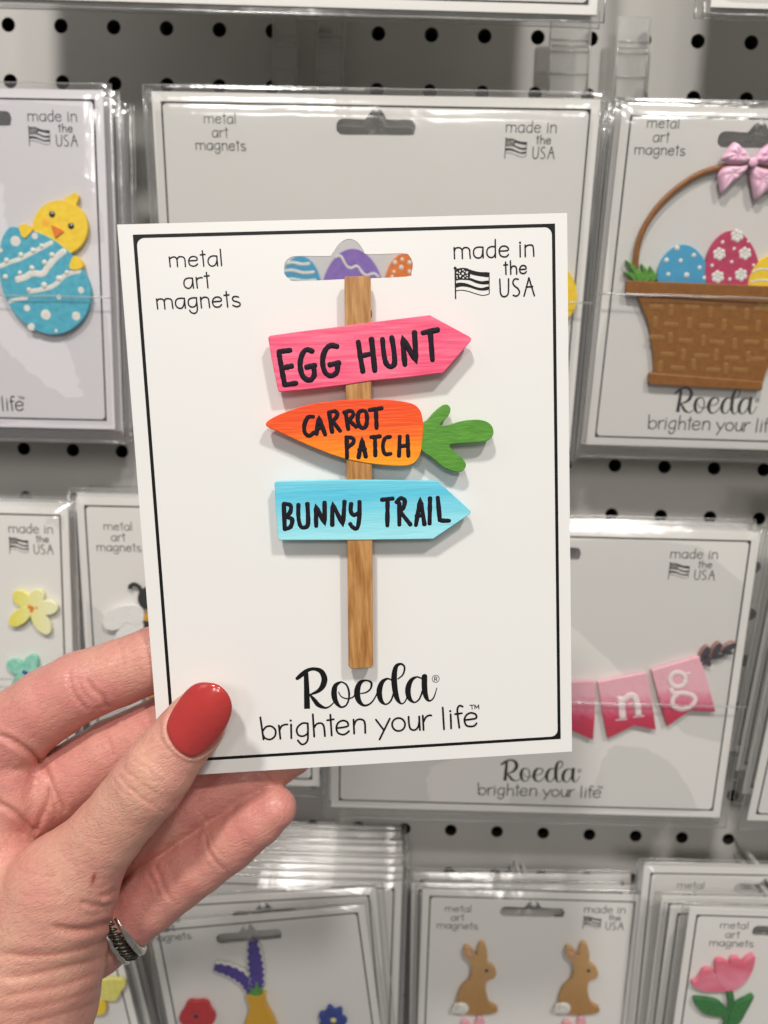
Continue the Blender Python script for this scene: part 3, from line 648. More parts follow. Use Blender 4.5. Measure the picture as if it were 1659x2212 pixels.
m.dots([(50,785,19),(155,745,19),(243,712,19),(305,680,16),(380,745,19),(325,800,19),(235,840,19),(148,875,16),(42,905,19),(430,915,21),(487,873,16),(323,965,22),(212,997,16)], 'pearl', P_white, .5, .7)
m.dots([(115,645,42),(255,608,32),(8,712,26),(590,1000,32),(430,1050,28),(198,1130,32),(335,1178,42),(555,1188,38),(232,1262,32),(410,1294,24)], 'spot', P_white, .33, .08)
cf, _ = pack('the wide card behind the held card', 'wide sleeved card partly covered by the held card, row of eggs on it', (327, 197), (1297, 222), (344.5, 471), 325, 'TL', wpx=True, n=5, step=4, lean=8, hole=(812, 272), seam=(800, 645),
  prints=(('metal', (476, 288)), ('made', (1146, 302)), ('logo', (790, 900))), behind='sleeved card stacked behind the wide card in the middle, edges showing at its sides')
m = Mag(cf, 's', (675, 400), 'egg_row_magnet', 'row of painted eggs seen through the hang hole of the held card')
m.plate(eggpts(390, 148, 420, 215), 'egg', P_blue); m.plate(eggpts(675, 110, 540, 335), 'egg', P_purple, .2); m.plate(eggpts(960, 135, 420, 215), 'egg', P_orange)
m.lines([([(312,190),(350,185),(400,195),(445,190)],16),([(296,232),(350,228),(410,242),(470,236)],16),([(290,280),(350,275),(410,285),(480,280)],14)], 'stripe', P_white)
m.lines([([(575,160),(610,150),(640,200),(665,215),(700,205),(725,235),(750,255),(790,245),(820,265)],13)], 'zigzag', P_white, .25)
m.dots([(905,185,12),(945,168,10),(985,185,12),(940,212,13),(900,235,9),(985,235,11),(890,262,9)], 'dot', P_white)
m.plate(eggpts(1800, 205, 500, 195), 'egg', P_yellow)
f, _ = pack('the basket card', 'sleeved card with a brown egg basket and pink bow, right edge', (1345, 226), (1645, 232.6), (1264, 952), 326, 'TL', w=140, n=5, h=142.6, step=4, lean=9, hole=(1640, 278), seam=(1500, 640),
  prints=(('metal', (1429, 298)), ('logo', (1545, 890))), behind='sleeved card behind the basket card, only its left edge and bottom showing')
m = Mag(f, 'k', (1060, 1200), 'basket_magnet', 'brown woven basket magnet with coloured eggs, grass and a pink bow')
arc = cr([(480,1060),(488,930),(528,800),(600,680),(700,572),(820,482),(930,430),(1060,400),(1200,395),(1340,430),(1460,500),(1560,610),(1620,760),(1650,900),(1655,1060)], 5)
mb = MB(); tube(mb, [(*u, 1.8) for u in m.pts(arc)], 19*m.sc, 8, .55); mb.obj('handle', P_brown, m.root, True)
eb_ = m.plate(eggpts(775, 890, 1260, 318), 'egg', P_blue, -.3); m.plate(eggpts(1080, 803, 1260, 335), 'egg', P_pink, -.1); m.plate(eggpts(1345, 955, 1290, 330), 'egg', P_yellow, 0)
m.dots([(738,912,16),(842,957,14),(672,987,15),(760,990,13),(878,1033,13),(683,1075,13),(797,1080,17),(908,1097,13)], 'dot', P_white, -.3, .7)
fl = []
for cx, cy in ((1110,835),(1000,948),(1160,945),(990,1090),(1135,1078)):
    fl = [(cx+26*math.cos(a), cy+26*math.sin(a), 15) for a in np.linspace(.4, 6.7, 6, endpoint=False)]+[(cx, cy, 13)]
    m.dots(fl, 'blossom', P_white, -.1, .5)
m.dots([(1020,875,11),(1180,870,9),(1092,915,10),(955,1020,11),(1077,997,10),(1213,1018,10),(1065,1105,11)], 'dot', P_white, -.1, .6)
m.lines([([(1200,1065),(1260,1040),(1330,1050),(1400,1040)],12),([(1190,1125),(1260,1110),(1340,1120)],12)], 'stripe', P_white, .05)
bd = m.plate([(486,1200),(520,1280),(550,1350),(572,1440),(584,1540),(592,1620),(596,1720),(900,1745),(1262,1770),(1292,1680),(1340,1590),(1430,1490),(1540,1370),(1620,1260)], 'basket_body', P_brown, 0, smooth=False, rnd=.4)
m.plate([(424,1112),(1000,1135),(1715,1165),(1725,1275),(1000,1238),(420,1203)], 'basket_rim', P_brown, .7, smooth=False, rnd=1.2, bev=.3); m.plate([(566,1685),(900,1712),(1272,1742),(1268,1800),(900,1782),(560,1762)], 'basket_foot', P_brown, .5, smooth=False, rnd=1, bev=.5)
wv = [([(x-48,y-2),(x,y),(x+48,y+3)],38) for x, y in ((605,1280),(830,1280),(1060,1285),(1260,1292),(700,1390),(920,1400),(1130,1415),(612,1470),(790,1490),(985,1500),(1200,1500),(675,1575),(885,1585),(1075,1600),(1240,1605),(740,1660),(960,1672),(1130,1672))]
wv += [([(x+2,y-38),(x,y),(x-3,y+38)],36) for x, y in ((700,1300),(945,1310),(1170,1325),(600,1375),(815,1380),(1030,1392),(1240,1400),(695,1475),(900,1490),(1095,1510),(1290,1515),(775,1578),(980,1580),(1180,1592),(632,1650),(840,1640),(1040,1665))]
m.lines(wv, 'weave_strand', P_tan, -.02)
for tip, b0 in (((418,985),(520,1108)),((405,1058),(505,1112)),((515,1008),(560,1110)),((568,1022),(590,1112)),((470,1040),(545,1112))):
    t_ = np.array(tip, float); b_ = np.array(b0, float); q = np.array([b_[1]-t_[1], t_[0]-b_[0]]); q = q/np.linalg.norm(q)*26
    m.plate([tuple(t_), tuple((t_*.45+b_*.55)+q*.8), tuple(b_+q), tuple(b_-q), tuple((t_*.45+b_*.55)-q*.5)], 'grass_blade', P_grass, random.uniform(-.3, .3), bev=.3)
satin = mat('pink_satin', 'E6AFCB', .33, col2='F2CFE0', vscale=300, stretch=(1, .3, 1), bump=.12, bscale=1600)
bw = Mag(f, 'k', (1210, 375), 'ribbon_bow', 'pink satin ribbon bow tied on the basket handle', z0=3.0, z1=4.6)
def lobe(P, name, z0, z1, ridge):                   # a puffed cloth lobe: outline low, ridge line high
    Q = bw.pts(cr(P, 4, True)); c = bw.pts([ridge])[0]; n = len(Q); V = []; F = []
    for j, (s, z) in enumerate(((1, z0), (1, z0+.3), (.8, z1-.3), (.45, z1), (.15, z1-.4))):
        for i, q in enumerate(Q): V.append((c[0]+(q[0]-c[0])*s, c[1]+(q[1]-c[1])*s, z+.22*math.sin(i*1.1+j)*(1 if j > 1 else .3)))
    for j in range(4): F += [(j*n+i, j*n+(i+1) % n, (j+1)*n+(i+1) % n, (j+1)*n+i) for i in range(n)]
    F.append(tuple(4*n+i for i in range(n)))
    mesh(name, V, [x[::-1] for x in F] if area(Q) < 0 else F, satin, bw.root, True)
lobe([(1205,372),(1180,320),(1140,275),(1100,248),(1062,285),(1030,330),(1022,362),(1070,385),(1130,388)], 'bow_loop', 2.8, 5.6, (1120,330))
lobe([(1215,372),(1240,320),(1290,272),(1340,250),(1375,290),(1400,340),(1395,372),(1340,390),(1280,388)], 'bow_loop', 2.8, 5.6, (1305,330))
lobe([(1195,385),(1130,395),(1050,398),(1000,450),(1008,510),(1022,572),(1070,520),(1120,480),(1175,430)], 'bow_tail', 2.6, 4.6, (1090,445))
lobe([(1212,392),(1290,410),(1370,430),(1420,480),(1360,540),(1300,560),(1238,612),(1215,540),(1202,460)], 'bow_tail', 2.6, 4.6, (1270,480))
bw.dots([(1208,378,30)], 'bow_knot', satin, .3, .9)
# ---- lower row, left
f, _ = pack('the yellow flower card', 'sleeved card with a pale yellow flower above a mint flower, left edge', (147, 1096), (0, 1092), (156, 1388), 344, 'TR', w=112, n=5, seam=(70, 1468), step=4.8,
  prints=(('made', (67, 1164)),), behind='sleeved card behind the yellow flower card, only its top and right edges showing')
def flower(fr, reg, c, tips, name, label, mp_, wd, cm, extra=()):
    m = Mag(fr, reg, c, name, label)
    for k, t_ in enumerate(tips):
        a = np.array(c, float); b = np.array(t_, float); d = b-a; L_ = np.linalg.norm(d); mid = a+d*.56
        an = math.atan2(d[1], d[0]); m.plate(ell(tuple(mid), L_*.5, wd*.5, an), 'petal', mp_, .04*k, bev=.25)
    m.dots([(c[0]-12, c[1]-8, 17), (c[0]+14, c[1]+2, 13), (c[0]+2, c[1]+22, 15), (c[0]+44, c[1], 9)], 'flower_centre', cm, .2, .5); return m
P_lemon = mat('lemon_paint', 'EFEAA0', .42, blend=(0, -9, 9, [(0, 'E8DE52'), (.45, 'EDE894'), (1, 'EFEDC0')]))
flower(f, 'f', (248, 1395), ((118,1278),(312,1262),(445,1398),(378,1592),(85,1525)), 'flower_magnet', 'pale yellow five-petal flower magnet above the mint flower', P_lemon, 118, P_orange)
flower(f, 'f', (205, 1912), ((62,1830),(268,1780),(345,1940),(250,2080),(110,2060)), 'flower_magnet', 'mint green flower magnet half hidden by the index finger', P_mint, 112, P_navy)
f, _ = pack('the bee card', 'sleeved card with a black and yellow bee, between flower card and held card', (164, 1074), (310, 1077), (184, 1388), 342, 'TL', w=114.3, n=5, step=4.8, seam=(300, 1500),
  prints=(('metal', (256, 1162)),), behind='sleeved card behind the bee card, only its top edge showing')
m = Mag(f, 'f', (1250, 1600), 'bee_magnet', 'bee magnet with black head and glittery white wings, behind the index finger')
m.plate(ell((1172, 1320), 82, 88), 'head', P_black); m.lines([([(1120,1285),(1100,1235),(1060,1212),(1028,1228),(1030,1250)],34),([(1215,1285),(1232,1235),(1275,1212),(1300,1228)],34)], 'antenna', P_black, -.6)
m.plate(ell((1255, 1760), 165, 400), 'body', P_gold, -.2)
for y in (1535, 1700, 1860, 2020): m.lines([([(1110+abs(y-1760)*.06,y-8),(1255,y),(1400-abs(y-1760)*.06,y-8)],62)], 'stripe', P_black, -.15)
m.plate([(812,1512),(830,1460),(880,1410),(950,1382),(1040,1372),(1110,1388),(1138,1440),(1128,1510),(1060,1530),(1000,1510),(950,1560),(880,1575),(830,1555)], 'wing', P_glit, .3)
m.plate([(905,1640),(940,1570),(1010,1500),(1090,1480),(1135,1520),(1130,1600),(1080,1700),(1000,1760),(930,1740)], 'wing', P_glit, .1); m.plate([(1000,2150),(1050,2060),(1120,2060),(1130,2130),(1080,2210),(1010,2210)], 'wing', P_glit, .1)
# ---- lower row, right
f, _ = pack('the pink banner card', 'wide sleeved card with pink letter bunting, right of the held card', (1643, 1151), (1232, 1141), (1554, 1766), 326, 'TR', w=190, n=5, hole=(1175, 1195), seam=(1400, 1522), h=None,
  prints=(('made', (1497, 1219)), ('logo', (1168, 1686))), behind='sleeved card behind the pink banner card, only its top and bottom edges showing')
m = Mag(f, 'n', (650, 650), 'bunting_magnet', 'pink swallow-tailed letter bunting magnet with a dark leafy sprig at its right end')
def ban(sh): return mat('bunting_paint', 'D2466E', .38, var=.05, blend=(1, -17+sh, 2+sh, [(0, 'BE2A46'), (.35, 'C83256'), (.75, 'E58AA2'), (1, 'EDB4C0')]))
m.plate([(-60,482),(275,468),(292,480),(290,600),(285,750),(274,935),(110,862),(-60,930)], 'flag', ban(2), 0, smooth=False, rnd=.5); m.plate([(310,478),(500,440),(690,405),(712,430),(735,600),(772,855),(600,818),(388,922),(345,700)], 'flag', ban(3.5), .05, smooth=False, rnd=.5)
m.plate([(738,385),(930,330),(1118,272),(1182,470),(1244,712),(1040,702),(862,825),(800,620)], 'flag', ban(7), .1, smooth=False, rnd=.5)
P_lt = mat('letter_white_paint', 'F0DCDD', .4)
m.lines([([(492,592),(500,680),(508,765)],58),([(505,625),(560,583),(600,590),(622,650),(634,745)],54),([(448,776),(545,766)],20),([(588,752),(678,742)],20),([(442,600),(495,585)],22)], 'lettering', P_lt, .1)
m.lines([([(945+62*math.cos(a),455+58*math.sin(a)) for a in np.linspace(0, 6.283, 12)],40),([(1000,415),(1045,402)],36),([(895,520),(905,560),(990,562),(1062,580),(1082,622),(1040,672),(970,690),(908,662),(908,602),(950,566)],38)], 'lettering', P_lt, .15)
rb = mat('dark_leaf_paint', (0.05, 0.045, 0.055, 1), .35); rk = mat('copper_edge', '9C7068', .3)
m.lines([([(1135,345),(1200,300),(1300,255),(1415,190)],12)], 'twig', rb, -.3)
for c_, L_, w_, a_d in (((1160,255),68,26,-62),((1252,225),68,26,-58),((1352,205),70,24,-30),((1180,305),52,22,-115),((1262,272),58,20,-12),((1335,240),50,18,10)):
    an = math.radians(a_d); m.plate(ell((c_[0]-6, c_[1]-7), L_, w_, an), 'leaf', rk, -.05); m.plate(ell(c_, L_, w_, an), 'leaf', rb, .15)
pack('the card at the right edge', 'sleeved card beside the banner card, cut off by the right edge', (1613.5, 1771.5), (1659, 1773), (1655, 1580), 338, 'BL', w=114, h=150, n=3, behind='cream sleeved card behind the one cut off by the right edge', drop=-9, step=7)
# ---- bottom row
pack('the deep stack of cards', 'sleeved card at the front of the deep stack whose tops show as white stripes', (868, 1905), (560, 1886), (868.5, 2212), 347, 'TR', w=114.3, n=8, step=3.4, lean=1.5, behind='sleeved card in the deep stack, only its white top edge showing as a stripe', drop=-1.7, jit=.9, rim=(2.5, 4, 1.2))
pack('the second lavender card', 'sleeved card just behind the lavender card, its right edge showing', (812, 1917), (420, 1935), (842, 2212), 341, 'TR', w=114.3, n=0, lean=3)
f, _ = pack('the lavender card', 'tilted sleeved card with lavender in a mustard vase, below the hand', (787, 1955), (363, 1985), (828, 2212), 335, 'TR', w=108, n=0, lean=3.5, hole=(531, 1985),
  prints=(('metal', (364, 2007)),))
m = Mag(f, 'v', (840, 900), 'lavender_magnet', 'two violet lavender sprigs in a mustard vase magnet')
def sprig(C, ws):
    P = cr(C, 5); n = len(P); out = []
    for sgn in (1, -1):
        seq = range(n) if sgn > 0 else range(n-1, -1, -1)
        for i in seq:
            t_ = np.array(P[min(i+1, n-1)])-np.array(P[max(i-1, 0)]); t_ = t_/np.linalg.norm(t_); q = np.array([-t_[1], t_[0]])*sgn
            w_ = ws*math.sin(math.pi*(0.12+.8*i/(n-1)))**.4*(.8+.3*(i % 2)); out.append(tuple(np.array(P[i])+q*w_))
    return out
for C_, w_, z_ in (([(845,945),(842,880),(834,810),(824,732)], 36, .2), ([(818,965),(788,905),(722,862),(644,840)], 27, .05)):
    m.plate(sprig(C_, w_+5), 'sprig_edge', P_white, z_-.15, smooth=False); m.plate(sprig(C_, w_), 'lavender_sprig', P_lav, z_, smooth=False, bev=.1)
m.plate([(800,975),(815,950),(800,930),(830,945),(842,905),(852,940),(880,925),(862,955),(872,975)], 'leaf', P_grass, .4)
m.plate([(792,972),(835,978),(882,968),(880,1000),(895,1040),(925,1095),(950,1180),(940,1260),(780,1270),(765,1180),(792,1090),(808,1030)], 'vase', P_vase, .6)
def scallop(c, r, k, am): return [(c[0]+(r+am*math.cos(k*a))*math.cos(a), c[1]+(r+am*math.cos(k*a))*math.sin(a)) for a in np.linspace(0, 2*math.pi, 48, endpoint=False)]
m = Mag(f, 'v', (565, 1078), 'poppy_magnet', 'round red poppy magnet left of the vase'); m.plate(scallop((565,1078), 80, 6, 5), 'petals', P_red); m.dots([(558,1070,12)], 'flower_centre', P_black)
m = Mag(f, 'v', (1195, 1095), 'blue_flower_magnet', 'small blue flower magnet right of the vase'); m.plate(scallop((1195,1095), 60, 7, 9), 'petals', P_navy); m.dots([(1200,1088,14)], 'flower_centre', P_pale)
f, _ = pack('the rabbit card', 'sleeved card with two brown rabbits, bottom centre of the photo', (913, 1921), (1391, 1928), (897, 2212), 349, 'TL', wpx=True, n=0, lean=5, hole=(1150, 1970),
  prints=(('metal', (989, 1983)), ('made', (1305, 1982))))
pack('the second rabbit card', 'sleeved card right behind the rabbit card, top edge showing just above it', (889, 1908), (1362, 1900), (872, 2212), 355, 'TL', wpx=True, n=0, lean=4.5)
pack('the third rabbit card', 'rearmost sleeved card of the rabbit stack, topmost white edge', (893, 1886), (1364, 1870), (872, 2212), 361, 'TL', wpx=True, n=0, lean=4)
rab = [(262,517),(272,500),(298,513),(322,545),(328,503),(345,481),(365,500),(373,548),(370,575),(397,592),(413,622),(402,645),(372,657),(364,695),(373,740),(385,765),(415,780),(417,796),(385,808),(290,811),(240,795),(232,745),(250,692),(288,652),(300,612),(294,572),(270,548)]
for dx, lab in ((0, 'brown sitting rabbit magnet with white tail, under the metal art magnets print'), (468, 'brown sitting rabbit magnet under the made in the USA print')):
    m = Mag(f, 'r', (320+dx, 680), 'rabbit_magnet', lab)
    m.plate([(x+dx, y) for x, y in rab], 'body', P_rabbit); m.dots([(368+dx,609,9)], 'eye', P_black)
    m.dots([(252+dx,782,40)], 'tail', P_white, -.4, .5); m.lines([([(235+dx+16*math.cos(a)*k,780+14*math.sin(a)*k) for a in np.linspace(j, j+4, 6)],7) for j, k in ((0,1),(2,1.4),(4,.6))], 'tail_curl', P_white, .9)
    m.lines([([(282+dx,520),(305+dx,550)],14)], 'inner_ear', P_rosep, 0)
    m2 = Mag(f, 'r', (320+dx, 900), 'rabbit_magnet', 'lower rabbit magnet of which only the pink ears show, '+('left' if dx == 0 else 'right')+' one')
    m2.plate([(x+dx-10, y+342) for x, y in rab], 'body', P_rosep)
pack('the tall tulip stack', 'sleeved card at the back of the tulip stack with its hang hole showing', (1391, 1871), (1659, 1876), (1368, 2100), 346, 'TL', w=130, n=1, hole=(1659, 1905), prints=(('metal', (1490, 1933)),), behind='sleeved card behind the rear card of the tulip stack')
pack('the third tulip card', 'sleeved card two behind the tulip card, left edge showing', (1430, 1936), (1655, 1940), (1400, 2180), 338, 'TL', w=114, n=0)
pack('the second tulip card', 'sleeved card directly behind the tulip card, left edge showing', (1449, 1959), (1655, 1962), (1418, 2190), 333, 'TL', w=114, n=0)
f, _ = pack('the tulip card', 'sleeved card with a pink tulip, bottom right corner', (1490, 1961), (1655, 1966), (1455, 2212), 326, 'TL', w=114.3, n=0, prints=(('metal', (1583, 2020)),), hole=(1700, 2010))
m = Mag(f, 'r', (1480, 720), 'tulip_magnet', 'pink tulip magnet with green leaves, bottom right corner')
m.plate([(1310,668),(1340,650),(1372,604),(1420,625),(1450,680),(1480,702),(1400,707),(1340,696)], 'petal', P_tulip, 0); m.plate([(1420,580),(1440,562),(1475,575),(1500,620),(1490,700),(1450,690),(1425,640)], 'petal', P_tulip, .2)
m.plate([(1500,552),(1535,560),(1545,600),(1520,660),(1488,700),(1478,640),(1485,585)], 'petal', P_tulip, .1); m.plate([(1598,540),(1596,590),(1570,645),(1530,685),(1485,702),(1510,640),(1548,575)], 'petal', P_tulip, .3)
m.lines([([(1482,700),(1492,750),(1478,810),(1462,880)],30)], 'stem', P_stem, -.4)
m.plate([(1318,742),(1370,740),(1430,752),(1468,785),(1478,818),(1410,820),(1355,800)], 'leaf', P_stem, 0); m.plate([(1596,728),(1560,742),(1510,770),(1484,820),(1478,880),(1530,850),(1565,790)], 'leaf', P_stem, .2)
f, _ = pack('the butterfly card', 'sleeved card with a yellow butterfly, behind the wrist at the bottom left', (228, 1925), (60, 1950), (298, 2212), 340, 'TR', w=114.3, n=3, behind='sleeved card behind the butterfly card', seam=None)
m = Mag(f, 'w', (400, 1750), 'butterfly_magnet', 'yellow butterfly magnet half hidden behind the wrist')
m.plate([(200,1560),(400,1510),(560,1492),(720,1492),(790,1530),(805,1580),(740,1680),(640,1830),(480,1835),(300,1800)], 'wing', P_pale, .1); m.plate([(200,1860),(380,1830),(470,1880),(492,1960),(430,2060),(260,2080),(150,2000)], 'wing', P_yellow, 0)

# ---- ribbed clear strips hooked on the pegboard above the wide card
for x0, x1, y0, y1, lab in ((588, 641, 18, 192, 'leftmost'), (684, 742, 20, 200, 'second from the left'), (1190, 1270, 30, 205, 'third from the left'), (1335, 1395, 34, 212, 'rightmost')):
    a = at(x0, y0, 370); b = at(x1, y1, 370); w = b[0]-a[0]; h = a[2]-b[2]; fr = Frame(((a+b)/2), np.array([1., 0, 0]), np.array([0, 0, 1.]))
    r_ = thing('clear_hang_strip', 'clear ribbed plastic hang strip on the pegboard above the wide card, '+lab, 'hang strip', fr, 'clear strips on the pegboard')
    plate(MB(), rounded([(-w/2, -h/2), (w/2, -h/2), (w/2, h/2), (-w/2, h/2)], 1), -1, 0, .2).obj('strip', M_clear, r_)
    mb = MB()
    for v in (h/2-11, h/2-13.5, h/2-16, -h/2+9): tube(mb, [(-w/2+.6, v, .1), (w/2-.6, v, .1)], .5, 6)
    for u in (-w/2+.8, w/2-.8): tube(mb, [(u, -h/2+1, .1), (u, h/2-1, .1)], .45, 6)
    mb.obj('rib', M_clear, r_, True)['kind'] = 'stuff'

# ------------------------------------------------------------------ the hand: one continuous skin, grown from a distance field
ZH = (0.0, 1316.6, .4299); UZ = .4299
def hp(x, y, Y): return at(ZH[0]+UZ*x, ZH[1]+UZ*y, Y)
def hr(x, y, Y, r):                                 # radius given in crop pixels -> mm
    d = ray(ZH[0]+UZ*x, ZH[1]+UZ*y); return r*UZ*(Y/d[1])/FPX
YC = 191.5                                          # the card's depth near the hand
chains = {
 'index':  [(1130,110,203,150),(780,248,202,163),(600,318,201.5,166),(400,388,200.5,176),(240,480,200,186),(90,590,200,196),(-90,700,199,210),(-300,820,198,220)],
 'middle': [(1250,400,203.5,140),(850,570,203.5,150),(560,712,203.5,160),(300,880,203,176),(60,1030,202,190),(-200,1150,200,210)],
 'ring':   [(1475,732,204,100),(1400,765,204,112),(1250,842,204,130),(1000,945,204,142),(760,1080,204,150),(450,1250,204,170),(150,1400,204,190),(-150,1500,202,220)],
 'pinky':  [(1382,998,197,108),(1300,1055,197.5,128),(1150,1165,199,145),(1010,1265,200,150),(885,1352,201,156),(760,1445,202,166),(640,1525,203,176),(480,1640,204,190),(250,1720,204,210)],
 'thumb':  [(1042,486,182.7,117),(994,552,181.9,148),(936,625,181.4,158),(874,702,180.9,165),(800,800,180,180),(740,880,180,187),(640,1000,181,180),(540,1120,182,185),(430,1250,183,205),(310,1400,184,245)],
 'wrist':  [(310,1400,184,245),(230,1560,185,305),(150,1750,186,370),(90,1950,187,395),(20,2150,188,420),(-60,2400,188,430)],
 'web':    [(20,1350,190,200),(-120,1150,194,230),(-220,950,197,230)],
 'palm':   [(-250,900,204,300),(-250,1300,207,330),(-150,1650,208,330),(0,1900,208,330)],
 'mound':  [(40,830,197,150),(60,960,196.5,150),(-60,1120,195,160)],
 'heel':   [(400,1760,204,120),(300,1900,205,180),(120,2150,205,250)],
}
def build_hand():
    h = 0.52
    lo = np.array([-140., 152., CAM[2]-208.]); hi = np.array([-12., 232., CAM[2]-44.])
    n = np.ceil((hi-lo)/h).astype(int)
    ax = [lo[i]+h*np.arange(n[i]) for i in range(3)]
    X, Y, Zg = [a.astype(np.float32) for a in np.meshgrid(*ax, indexing='ij')]
    def chain(pts, fl=None):
        best = None
        J = [(hp(x, y, yy), hr(x, y, yy, r)) for x, y, yy, r in pts]
        for (a, ra), (b, rb) in zip(J[:-1], J[1:]):
            ab = b-a; L2 = float(ab@ab)
            px, py, pz = X-np.float32(a[0]), Y-np.float32(a[1]), Zg-np.float32(a[2])
            t = np.clip((px*ab[0]+py*ab[1]+pz*ab[2])/L2, 0, 1).astype(np.float32)
            d = np.sqrt((px-t*np.float32(ab[0]))**2+((py-t*np.float32(ab[1]))*np.float32(fl or 1))**2+(pz-t*np.float32(ab[2]))**2)-(np.float32(ra)+t*np.float32(rb-ra))
            best = d if best is None else smin(best, d, .8)
        return best
    def smin(a, b, k):
        hh = np.clip(.5+.5*(b-a)/k, 0, 1); return b*(1-hh)+a*hh-k*hh*(1-hh)
    G = {k: chain(v, {'thumb': 1.12, 'wrist': 1.15}.get(k)) for k, v in chains.items()}
    body = smin(G['palm'], G['mound'], 5)
    fing = smin(G['index'], G['middle'], .5); fing = smin(fing, G['ring'], .5); fing = smin(fing, G['pinky'], .5)
    back = smin(body, fing, 2.0); back = smin(back, G['heel'], 5)
    tw = smin(G['thumb'], G['wrist'], 7); tw = smin(tw, G['web'], 5)
    Fd = smin(back, tw, 1.0)
    # keep clear of the card: fingers behind it, thumb in front
    P = np.stack([X, Y, Zg], -1).reshape(-1, 3)
    w = ((P-HC.O.astype(np.float32))@HC.en.astype(np.float32)).reshape(X.shape)
    u = ((P-HC.O.astype(np.float32))@HC.ex.astype(np.float32)).reshape(X.shape); v = ((P-HC.O.astype(np.float32))@HC.ey.astype(np.float32)).reshape(X.shape)
    slab = np.maximum(np.maximum(np.abs(w+.3)-.42, np.abs(u)-CW/2-.2), np.abs(v)-CHT/2-.2)
    Fd = np.maximum(Fd, -slab)
    # ---- surface nets
    nx, ny, nz = Fd.shape; ins = Fd < 0
    s = np.zeros((nx-1, ny-1, nz-1), np.int8)
    for a in (0, 1):
        for b in (0, 1):
            for c in (0, 1): s += ins[a:nx-1+a, b:ny-1+b, c:nz-1+c]
    act = np.argwhere((s > 0) & (s < 8)); idx = -np.ones(s.shape, np.int64); idx[tuple(act.T)] = np.arange(len(act))
    acc = np.zeros((len(act), 3)); cnt = np.zeros(len(act))
    cor = [(a, b, c) for a in (0, 1) for b in (0, 1) for c in (0, 1)]
    for i, c0 in enumerate(cor):
        for c1 in cor[i+1:]:
            if sum(abs(p-q) for p, q in zip(c0, c1)) != 1: continue
            f0 = Fd[tuple((act+c0).T)]; f1 = Fd[tuple((act+c1).T)]; mk = (f0 < 0) != (f1 < 0)
            t = np.where(mk, f0/(f0-f1+1e-12), 0)[:, None]
            p = np.array(c0)+(np.array(c1)-np.array(c0))*t; acc += p*mk[:, None]; cnt += mk
    V = lo+h*(act+acc/cnt[:, None])
    F = []
    def quads(d):
        o = [0, 0, 0]; o[d] = 1; A = ins[:nx-o[0], :ny-o[1], :nz-o[2]]; B = ins[o[0]:, o[1]:, o[2]:]
        e = np.argwhere(A != B); f = A[tuple(e.T)]
        a1, a2 = [k for k in range(3) if k != d]
        ok = (e[:, a1] > 0) & (e[:, a2] > 0) & (e[:, a1] < s.shape[a1]) & (e[:, a2] < s.shape[a2]); e = e[ok]; f = f[ok]
        def ix(da, db):
            q = e.copy(); q[:, a1] -= da; q[:, a2] -= db; return idx[tuple(q.T)]
        Q = np.stack([ix(1, 1), ix(0, 1), ix(0, 0), ix(1, 0)], 1)
        flip = f if d != 1 else ~f
        Q[~flip] = Q[~flip][:, ::-1]; return Q
    F = np.concatenate([quads(0), quads(1), quads(2)]); F = F[(F >= 0).all(1)]
    # ---- relax
    E = np.concatenate([F[:, [0, 1]], F[:, [1, 2]], F[:, [2, 3]], F[:, [3, 0]]])
    deg = np.bincount(E[:, 0], minlength=len(V))+np.bincount(E[:, 1], minlength=len(V))
    def lap(A):
        out = np.zeros_like(A)
        for k in range(A.shape[1]): out[:, k] = np.bincount(E[:, 0], A[E[:, 1], k], len(V))+np.bincount(E[:, 1], A[E[:, 0], k], len(V))
        return out/np.maximum(deg, 1)[:, None]
    for it in range(6): V = V+.6*(lap(V)-V)
    # ---- normals, then creases and folds as real relief
    def normals():
        a = V[F[:, 2]]-V[F[:, 0]]; b = V[F[:, 3]]-V[F[:, 1]]; fn = np.cross(a, b); N = np.zeros_like(V)
        for c in range(4):
            for k in range(3): N[:, k] += np.bincount(F[:, c], fn[:, k], len(V))
        return N/(np.linalg.norm(N, axis=1)[:, None]+1e-12)
    N = normals()
    view = V-CAM; zc = view@BF
    sx = (PW/2+FPX*(view@BR)/zc-ZH[0])/UZ; sy = (PH/2-FPX*(view@BU)/zc-ZH[1])/UZ
    front = ((N*view).sum(1) < 0)
    disp = np.zeros(len(V)); cre_ = np.zeros(len(V))
    def dist(poly_):
        P = np.array(cr(poly_, 5)); best = np.full(len(V), 1e9); tt = np.zeros(len(V))
        for i, (a, b) in enumerate(zip(P[:-1], P[1:])):
            ab = b-a; t = np.clip(((sx-a[0])*ab[0]+(sy-a[1])*ab[1])/(ab@ab), 0, 1)
            d = np.hypot(sx-a[0]-t*ab[0], sy-a[1]-t*ab[1]); m = d < best; best[m] = d[m]; tt[m] = (i+t[m])/(len(P)-1)
        return best, tt
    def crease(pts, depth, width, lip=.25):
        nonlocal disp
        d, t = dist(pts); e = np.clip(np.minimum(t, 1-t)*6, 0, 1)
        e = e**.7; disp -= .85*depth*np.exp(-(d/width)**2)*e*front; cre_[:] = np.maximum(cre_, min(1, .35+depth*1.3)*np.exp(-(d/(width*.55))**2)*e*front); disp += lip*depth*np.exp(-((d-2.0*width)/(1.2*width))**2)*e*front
    def bulge(x, y, r, a):
        nonlocal disp; disp += a*np.exp(-((sx-x)**2+(sy-y)**2)/r**2)*front
    for c in CREASES: crease(*c)
    for b in BULGES: bulge(*b)
    # the nail bed: skin sinks under the nail and rises as a fold round its root and sides
    P = np.array(cr(NAIL, 3, True)); x1, y1 = P[:, 0], P[:, 1]; x2, y2 = np.roll(x1, -1), np.roll(y1, -1)
